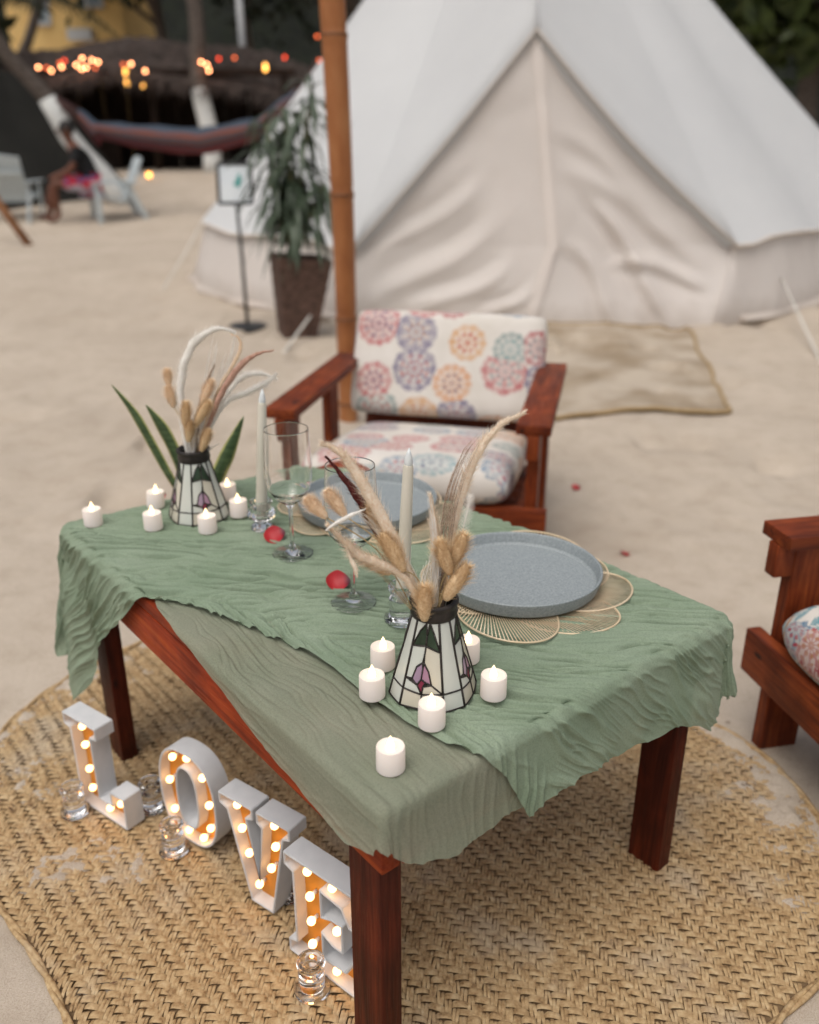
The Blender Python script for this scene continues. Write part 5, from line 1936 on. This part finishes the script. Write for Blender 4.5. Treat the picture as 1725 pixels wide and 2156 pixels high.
def plume(parent, pts, Y, r, col, depth=0.0, n=1500, name='grass_plume', core=.74, tipfrac=.32, length=.020):
    SEED[0] += 1
    m = len(pts)
    W3 = [at(u, v, Y + depth * i / (m - 1)) for i, (u, v) in enumerate(pts)]
    o0 = Vector(parent.location)
    P = smooth_path([w - o0 for w in W3], 30)
    g = random.Random(SEED[0])
    r *= .80
    rr = [r * min(1, (.28 + 1.5 * (i / 29))) * min(1, (1 - i / 29) / tipfrac * .92 + .08) * (1 + .10 * g.uniform(-1, 1)) for i in range(30)]
    P = [p + Vector((g.uniform(-1, 1), g.uniform(-1, 1), g.uniform(-1, 1))) * r * .10 for p in P]
    mb = MB(); mb.tube(P, [q * core for q in rr], 9)
    fuzz(mb, P, rr, int(n * 1.5), SEED[0], length * .95, .84, .00045)
    return mb.build(name, DG[col], parent, True)


def bunny(parent, tip, base, Y, r, col, mouth, dy=0.0):
    SEED[0] += 1
    o0 = Vector(parent.location)
    a, b = at(*tip, Y + dy) - o0, at(*base, Y + dy) - o0
    P = [b.lerp(a, i / 11) for i in range(12)]
    rr = [r * math.sin(math.pi * (.10 + .84 * i / 11)) ** .65 for i in range(12)]
    mb = MB(); mb.tube(P, [q * .8 for q in rr], 12)
    fuzz(mb, P, rr, 1500, SEED[0], r * 1.65, .70, .0004)
    h = mb.build('bunny_tail', DG[col], parent)
    st_ = MB(); st_.tube(smooth_path([mouth - o0 + Vector((rnd.uniform(-.012, .012), rnd.uniform(-.01, .01), -.05)), mouth - o0 + (b - (mouth - o0)) * .5 + Vector((0, 0, .01)), b], 10), .0009, 5)
    st_.build('stem', DG['stem'], h)


def wisps(parent, pts, Y, r, col, n=26, seed=0, name='feather_grass', wid=.0006, depth=0.0):
    g = random.Random(seed)
    o0 = Vector(parent.location); m = len(pts)
    W3 = smooth_path([at(u, v, Y + depth * i / (m - 1)) - o0 for i, (u, v) in enumerate(pts)], 14)
    mb = MB()
    for k in range(n):
        off = Vector((g.uniform(-1, 1), g.uniform(-1, 1), g.uniform(-1, 1))) * r
        e_ = g.randint(9, 14)
        mb.tube([W3[i] + off * (.15 + .85 * math.sin(math.pi * min(1, i / 13 * .9)) ** .8) + Vector((g.uniform(-1, 1), 0, g.uniform(-1, 1))) * r * .12 for i in range(e_)], [wid * (1 - .6 * i / e_) for i in range(e_)], 4)
    return mb.build(name, DG[col], parent)


# bouquet in the vase with the tea lights round it
YB = 1.074
mouth = Vector((.034, YB, .700))
bq = empty('dried_grass_bouquet', (.034, YB, .64)); tag(bq, 'dried bouquet of cream plumes, bunny tails and burgundy spike in the candle-ringed vase', 'bouquet')
plume(bq, [(896, 1330), (890, 1290), (866, 1218), (832, 1140), (792, 1068), (752, 1000), (716, 952), (680, 934)], YB, .0125, 'cream', -.02, 2600)
plume(bq, [(890, 1320), (880, 1268), (845, 1195), (805, 1135), (765, 1065), (725, 1008), (687, 962)], YB, .0112, 'burg', .02, 2600, length=.010)
plume(bq, [(895, 1325), (888, 1280), (850, 1214), (800, 1187), (760, 1172), (725, 1140), (693, 1108)], YB, .0100, 'cream', -.06, 2000)
plume(bq, [(686, 1117), (706, 1103), (735, 1087), (768, 1072)], YB - .07, .0045, 'white', .0, 500, length=.006)
plume(bq, [(728, 1150), (740, 1178), (748, 1196), (752, 1214)], YB - .05, .0048, 'cream', 0, 400, length=.006)
plume(bq, [(920, 1330), (926, 1290), (942, 1180), (966, 1065), (1000, 965), (1046, 902), (1102, 870)], YB, .0098, 'cream', .06, 2300)
plume(bq, [(916, 1330), (920, 1285), (918, 1190), (916, 1110), (906, 1042)], YB, .0085, 'cream', .03, 1500)
wisps(bq, [(922, 1320), (926, 1280), (935, 1180), (943, 1090), (960, 1015), (985, 955), (1012, 918)], YB - .008, .0095, 'brown', 34, 3, depth=.04, wid=.00045)
wisps(bq, [(915, 1310), (917, 1200), (912, 1110), (903, 1040)], YB - .008, .006, 'white', 18, 5, wid=.0004)
wisps(bq, [(900, 1310), (870, 1220), (820, 1150), (780, 1100), (755, 1080)], YB - .005, .008, 'white', 20, 6, wid=.0004)
wisps(bq, [(890, 1310), (850, 1260), (790, 1190), (720, 1120), (690, 1090)], YB - .005, .004, 'stem', 5, 7, wid=.0005)
wisps(bq, [(905, 1310), (900, 1260), (905, 1215), (915, 1165)], YB - .012, .012, 'white', 30, 8, wid=.0005)
wisps(bq, [(915, 1320), (925, 1270), (950, 1215), (975, 1180)], YB - .02, .004, 'stem', 5, 9, wid=.0009)
# white feather: a vane of fine barbs on both sides of a shaft
o0 = Vector(bq.location)
sh = smooth_path([at(u, v, YB + .015) - o0 for u, v in ((930, 1310), (948, 1230), (966, 1150), (982, 1085), (990, 1045))], 40)
mb = MB(); mb.tube(sh, [.0009 * (1 - .7 * i / 39) for i in range(40)], 5)
for i in range(10, 40):
    t = (sh[min(i + 1, 39)] - sh[i - 1]).normalized(); sd_ = t.cross(Vector((0, 1, 0))).normalized()
    for s in (-1, 1):
        for q in range(3):
            b = sh[i] + t * .0012 * q; L_ = .012 * math.sin(math.pi * (i - 8) / 34) + .003
            tip = b + (sd_ * s * .85 + t * .75 + Vector((0, rnd.uniform(-.25, .25), 0))).normalized() * L_
            mb.add([b, b + t * .0009, tip], [(0, 1, 2)])
mb.build('white_feather', DG['white'], bq)
for tip, base, r_, c_, dy in (((646, 1050), (688, 1090), .0088, 'peach', -.03), ((690, 1034), (728, 1087), .0092, 'peach', -.02), ((772, 1062), (806, 1128), .0105, 'tan', .01), ((808, 1126), (850, 1202), .0125, 'tan', -.02),
                             ((768, 1176), (822, 1208), .0085, 'tan', -.015), ((926, 1140), (948, 1208), .0112, 'tan', -.02), ((978, 1126), (950, 1196), .0112, 'tan', -.01), ((984, 1190), (938, 1262), .0125, 'tan', -.025), ((894, 1236), (894, 1306), .0125, 'tan', -.03)):
    bunny(bq, tip, base, YB, r_, c_, mouth, dy)

# bouquet in the vase with the snake plant
YL = 1.716
mouthL = Vector((-.445, YL, .700))
bl = empty('dried_grass_bouquet', (-.445, YL, .64)); tag(bl, 'loose dried bouquet of looping cream and mauve plumes beside the snake plant', 'bouquet')
plume(bl, [(402, 985), (395, 955), (386, 900), (380, 840), (383, 785), (400, 735), (430, 703), (465, 692), (492, 700)], YL, .0135, 'white', .03, 2300)
plume(bl, [(410, 985), (416, 950), (440, 870), (465, 810), (490, 770), (506, 735), (503, 712), (488, 704)], YL, .0052, 'peach', .05, 1300, length=.008)
plume(bl, [(412, 985), (420, 945), (445, 880), (470, 822), (505, 772), (540, 746), (574, 738)], YL, .0100, 'mauve', -.02, 1700, length=.010)
plume(bl, [(412, 985), (424, 940), (460, 860), (502, 800), (545, 786), (580, 798)], YL, .0078, 'white', .06, 1300)
plume(bl, [(414, 985), (428, 930), (472, 852), (520, 826), (560, 806), (580, 790)], YL, .0088, 'white', .02, 1500)
plume(bl, [(408, 985), (412, 945), (416, 890), (430, 822), (452, 768)], YL, .0088, 'brown', .01, 1500, length=.010)
plume(bl, [(406, 985), (408, 945), (410, 905), (418, 860)], YL, .0075, 'cream', -.015, 1000)
wisps(bl, [(408, 980), (428, 860), (444, 775), (456, 702)], YL + .02, .008, 'white', 14, 31, wid=.0006)
wisps(bl, [(410, 980), (448, 850), (478, 765), (492, 706)], YL + .03, .010, 'white', 18, 32, wid=.0006)
wisps(bl, [(404, 980), (402, 930), (404, 900), (410, 870)], YL - .015, .012, 'white', 22, 33, wid=.0006)
wisps(bl, [(415, 975), (430, 955), (450, 940), (470, 928)], YL - .01, .003, 'white', 5, 34, wid=.0007)
for tip, base, r_, c_, dy in (((352, 778), (356, 815), .0085, 'peach', .02), ((354, 815), (366, 858), .0098, 'peach', .01), ((392, 848), (391, 900), .0110, 'tan', -.03), ((400, 888), (397, 930), .0098, 'tan', -.035), ((440, 845), (412, 895), .0110, 'tan', -.025),
                             ((446, 800), (426, 852), .0098, 'peach', .0), ((440, 905), (424, 950), .0100, 'tan', -.03)):
    bunny(bl, tip, base, YL, r_, c_, mouthL, dy)


# snake plant leaves standing behind that vase
def snake_mat():
    m, nt, N, L, p = new_mat('snake_plant_leaf')
    uv = nt.nodes.new('ShaderNodeUVMap'); sp = nt.nodes.new('ShaderNodeSeparateXYZ'); L.new(uv.outputs[0], sp.inputs[0])
    ed = math_n(nt, 'ABSOLUTE', math_n(nt, 'SUBTRACT', sp.outputs['X'], .5))
    ed = math_n(nt, 'ADD', ed, math_n(nt, 'MULTIPLY', math_n(nt, 'SUBTRACT', noise(nt, coords(nt, 'Object'), 60, 3), .5), .10))
    band = noise(nt, coords(nt, 'Object', (1, 1, 6)), 18, 4)
    gc = ramp(nt, band, [(.38, (.025, .055, .02)), (.62, (.075, .125, .05))])
    L.new(mixc(nt, ramp(nt, ed, [(.34, 0.0), (.40, 1.0)]), gc, (.42, .42, .14)), p.inputs['Base Color']); p.inputs['Roughness'].default_value = .35
    return m


M['snake'] = snake_mat()
sn = empty('snake_plant', (-.440, 1.815, CLOTH_Z)); tag(sn, 'yellow edged snake plant leaves behind the stained glass vase', 'plant')
for k, (pts, w_) in enumerate(((((405, 1075), (362, 1010), (315, 925), (280, 865), (236, 810)), .0105), (((405, 1070), (378, 975), (345, 905), (308, 852)), .0145), (((420, 1080), (445, 1030), (478, 960), (514, 876)), .0165),
                             (((412, 1070), (424, 1000), (432, 950), (430, 925)), .0095), (((418, 1078), (436, 1035), (452, 1000), (466, 965)), .0105))):
    P = smooth_path([at(u, v, 1.815 + .01 * k) - Vector(sn.location) for u, v in pts], 16)
    P[0].z = 0.002
    vs, fs, uvs = [], [], []
    for i, p in enumerate(P):
        t = i / 15
        t_ = (P[min(i + 1, 15)] - P[max(i - 1, 0)]).normalized(); sd_ = t_.cross(Vector((.25, 1, 0))).normalized()
        ww = w_ * min(1, .55 + 1.2 * t) * min(1, (1 - t) * 3.2 + .02)
        for q in range(5):
            s = -1 + q / 2
            vs.append(p + sd_ * s * ww + Vector((0, .35 * ww * (abs(s) - .5), 0))); uvs.append((q / 4, t))
    for i in range(15):
        for q in range(4):
            a = i * 5 + q; fs.append((a, a + 1, a + 6, a + 5))
    o = MB().add(vs, fs).build('leaf', M['snake'], sn)
    sm = o.modifiers.new('thick', 'SOLIDIFY'); sm.thickness = .0018
    l = o.data.uv_layers.new(name='UVMap')
    for lp in o.data.loops: l.data[lp.index].uv = uvs[lp.vertex_index]

# ------------------------------------------------------------------ rose petals
def petal_mat():
    m, nt, N, L, p = new_mat('rose_petal')
    v = coords(nt, 'Generated')
    sp = nt.nodes.new('ShaderNodeSeparateXYZ'); L.new(v, sp.inputs[0])
    c = ramp(nt, sp.outputs['X'], [(.0, (.55, .03, .035)), (.72, (.48, .02, .03)), (.90, (.12, .006, .02)), (1.0, (.06, .004, .02))])
    L.new(c, p.inputs['Base Color']); p.inputs['Roughness'].default_value = .5
    return translucent(m, .2)


M['petal'] = petal_mat()
vs, fs = [], []
for j in range(9):
    for i in range(9):
        u, v = -1 + i / 4, -1 + j / 4
        # square to disc, pointed at one end
        x, y = u * math.sqrt(1 - v * v / 2), v * math.sqrt(1 - u * u / 2)
        y *= 1 - .25 * max(0, x)
        vs.append((x * .019, y * .0175, .0065 * (x * x + y * y) ** 1.1 + .0025 * math.sin(3 * x + y)))
for j in range(8):
    for i in range(8):
        a = j * 9 + i; fs.append((a, a + 1, a + 10, a + 9))
pme = MB().add(vs, fs).build('rose_petal', M['petal'])
PET = [(-.268, 1.592, CLOTH_Z + .004, .3, .55, -.1, 1.15, 'red rose petal by the foot of the tall wine glass'), (-.128, 1.393, CLOTH_Z + .004, .2, .6, .1, 1.15, 'red rose petal by the foot of the wine glass behind the dried grass'),
       (-.560, 1.815, CLOTH_Z + .004, 1.2, .6, .3, 1.0, 'red rose petal behind the tea light at the snake plant vase'), (.672, 3.305, None, .4, .2, 0, 1.0, 'red rose petal on the sand beside the armchair leg'),
       (.726, 2.678, None, 2.4, .25, .1, 1.0, 'red rose petal on the sand past the corner of the draped table')]
for i, (x, y, z, rz, rx, ry, s, lb) in enumerate(PET):
    o = pme if i == 0 else copy_tree(pme)
    o.location = (x, y, z if z is not None else gz(x, y) + .004)
    o.rotation_euler = (rx, ry, rz); o.scale = (s, s, s)
    tag(o, lb, 'petal', 'fallen red rose petals')
o = copy_tree(pme); o.location = atz(792, 950, .372); o.rotation_euler = (.1, 0, .5); o.scale = (1.1, 1.1, 1); tag(o, 'red rose petal lying on the pale seat cushion', 'petal', 'fallen red rose petals')

# ------------------------------------------------------------------ marquee letters
M['letter_gold'] = pm('gold_backing', (.50, .20, .018), (.58, .26, .035), 8, .5)
M['letter_bulb'] = emit_mat('marquee_bulb', (1.0, .54, .21), 5.0)
LSC = 1.035
LETTERS = {
    'L': dict(loops=[[(.000, .212), (.082, .212), (.082, .184), (.066, .180), (.066, .042), (.094, .042), (.094, .074), (.128, .074), (.128, 0), (.014, 0), (.014, .180), (.000, .184)]],
              bulbs=[(.040, .193), (.040, .150), (.040, .092), (.040, .045), (.080, .020), (.111, .050)]),
    'O': dict(loops=[None, None], bulbs=[]),
    'V': dict(loops=[[(.000, .212), (.064, .212), (.064, .188), (.052, .182), (.068, .062), (.078, .182), (.070, .188), (.070, .212), (.130, .212), (.130, .188), (.118, .182), (.090, 0), (.048, 0), (.014, .182), (.000, .188)]],
              bulbs=[(.030, .196), (.035, .148), (.045, .100), (.060, .040), (.098, .196), (.097, .150), (.086, .095)]),
    'E': dict(loops=[[(.000, .212), (.130, .212), (.130, .140), (.108, .140), (.096, .170), (.064, .176), (.064, .128), (.080, .136), (.098, .136), (.098, .078), (.080, .078), (.064, .088), (.064, .040), (.100, .044), (.112, .074), (.132, .074), (.132, 0), (.000, 0), (.000, .028), (.014, .034), (.014, .180), (.000, .186)]],
              bulbs=[(.036, .192), (.078, .193), (.116, .175), (.038, .142), (.038, .090), (.083, .108), (.038, .040), (.080, .020), (.118, .030)]),
}


def ell(cx, cz, a, b, n=40, pw=2.5):
    out = []
    for k in range(n):
        t = 2 * math.pi * k / n
        c, s = math.cos(t), math.sin(t)
        out.append((cx + a * math.copysign(abs(c) ** (2 / pw), c), cz + b * math.copysign(abs(s) ** (2 / pw), s)))
    return out


LETTERS['O']['loops'] = [ell(.060, .106, .060, .106), ell(.060, .106, .020, .066, 32)]
LETTERS['O']['bulbs'] = [(.030, .180), (.062, .195), (.092, .168), (.100, .110), (.098, .055), (.080, .020), (.048, .018), (.020, .052), (.017, .120)]


for q_ in LETTERS.values():
    q_['loops'] = [[(x * 1.27, z) for x, z in lp] for lp in q_['loops']]
    q_['bulbs'] = [(x * 1.27, z) for x, z in q_['bulbs']]


def area(p): return .5 * sum(p[i][0] * p[(i + 1) % len(p)][1] - p[(i + 1) % len(p)][0] * p[i][1] for i in range(len(p)))


def inset(p, d):
    n = len(p); s = 1 if area(p) > 0 else -1
    out = []
    for i in range(n):
        a, b, c = Vector(p[i - 1]), Vector(p[i]), Vector(p[(i + 1) % n])
        e1, e2 = (b - a).normalized(), (c - b).normalized()
        n1, n2 = Vector((-e1.y, e1.x)) * s, Vector((-e2.y, e2.x)) * s
        m_ = (n1 + n2)
        k = max(.35, 1 + n1.dot(n2))
        q = b + m_ * (d / k)
        out.append((q.x, q.y))
    return out


def letter(ch, loc, rz, lb):
    e = empty('marquee_letter', loc, rz); e.scale = (LSC, LSC, LSC); tag(e, lb, 'letter', 'light-up letters spelling LOVE')
    D, wt, rec = .041, .0045, .024
    spec = LETTERS[ch]
    shell = MB()
    for li, lp in enumerate(spec['loops']):
        hole = li > 0
        inn = inset(lp, -wt if hole else wt)
        n = len(lp)
        # local X along the word, Y = depth (front at 0, back at D), Z up
        vs = [(x, 0, z) for x, z in lp] + [(x, D, z) for x, z in lp] + [(x, 0, z) for x, z in inn] + [(x, rec, z) for x, z in inn]
        fs = []
        for i in range(n):
            j = (i + 1) % n
            fs += [(i, j, n + j, n + i), (i, 2 * n + i, 2 * n + j, j), (2 * n + i, 3 * n + i, 3 * n + j, 2 * n + j)]
        shell.add(vs, fs)
    o = shell.build('shell', M['white_paint'], e, False)
    bm = bmesh.new(); bm.from_mesh(o.data)
    sh_e = [ed for ed in bm.edges if len(ed.link_faces) == 2 and ed.calc_face_angle(0) > R(50)]
    bmesh.ops.bevel(bm, geom=sh_e, offset=.0012, segments=2, affect='EDGES')
    bmesh.ops.recalc_face_normals(bm, faces=bm.faces)
    for f in bm.faces: f.smooth = True
    for ed in bm.edges:
        if len(ed.link_faces) == 2 and ed.calc_face_angle(0) > R(40): ed.smooth = False
    bm.to_mesh(o.data); bm.free()
    # plates: gold inside, white at the very back
    for nm, y, mt, d_ in (('gold_backing', rec - .0005, M['letter_gold'], wt * .6), ('back_plate', D - .0005, M['white_paint'], .0006)):
        bm = bmesh.new()
        loops = []
        for li, lp in enumerate(spec['loops']):
            q = inset(lp, -d_ if li else d_)
            vv = [bm.verts.new((x, y, z)) for x, z in q]
            loops.append([bm.edges.new((vv[i], vv[(i + 1) % len(vv)])) for i in range(len(vv))])
        bmesh.ops.triangle_fill(bm, use_beauty=True, use_dissolve=False, edges=[ed for l in loops for ed in l])
        me = bpy.data.meshes.new(nm); bm.to_mesh(me); bm.free(); me.materials.append(mt)
        p = bpy.data.objects.new(nm, me); COL.objects.link(p); p.parent = e
    for x, z in spec['bulbs']:
        b = MB(); b.lathe([(0, -.0066), (.0046, -.0048), (.0066, 0), (.0046, .0048), (0, .0066)], 16)
        vv = []
        for k in range(1, 8): pass
        b = MB(); b.lathe([(0.0072 * math.sin(math.pi * k / 8) if 0 < k < 8 else 0, -.0072 * math.cos(math.pi * k / 8)) for k in range(9)], 16)
        ob = b.build('bulb', M['letter_bulb'], e); ob.location = (x, .008, z)
        c = MB(); c.tube([(x, rec - .001, z), (x, .012, z)], .0036, 8); c.build('socket', M['white_paint'], ob); 
        ob.children[0].location = (-x, -.008, -z)
    return e


RZ = R(-38.5)
RG = .0125
letter('L', (-.703, 1.480, RG), R(-36), 'white letter L with warm bulbs, first of the word beside the table leg')
letter('O', (-.494, 1.394, RG), R(-35), 'white letter O with a ring of warm bulbs')
letter('V', (-.340, 1.243, RG), R(-35.5), 'white letter V with warm bulbs between the O and the E')
letter('E', (-.206, 1.100, RG), R(-39), 'white letter E with warm bulbs partly hidden by the table leg')
for (u, v, lb) in ((160, 1722, 'empty glass candle holder on the rug in front of the letter L'), (322, 1712, 'empty glass candle holder on the rug between the L and the O'), (368, 1802, 'empty glass candle holder on the rug in front of the letter O'),
                   (612, 1893, 'empty glass candle holder on the rug behind the letter V'), (658, 2096, 'empty glass candle holder on the rug in front of the letter E')):
    q = atz(u, v - 14, RG)
    holder((q.x, q.y, RG), lb, 0)
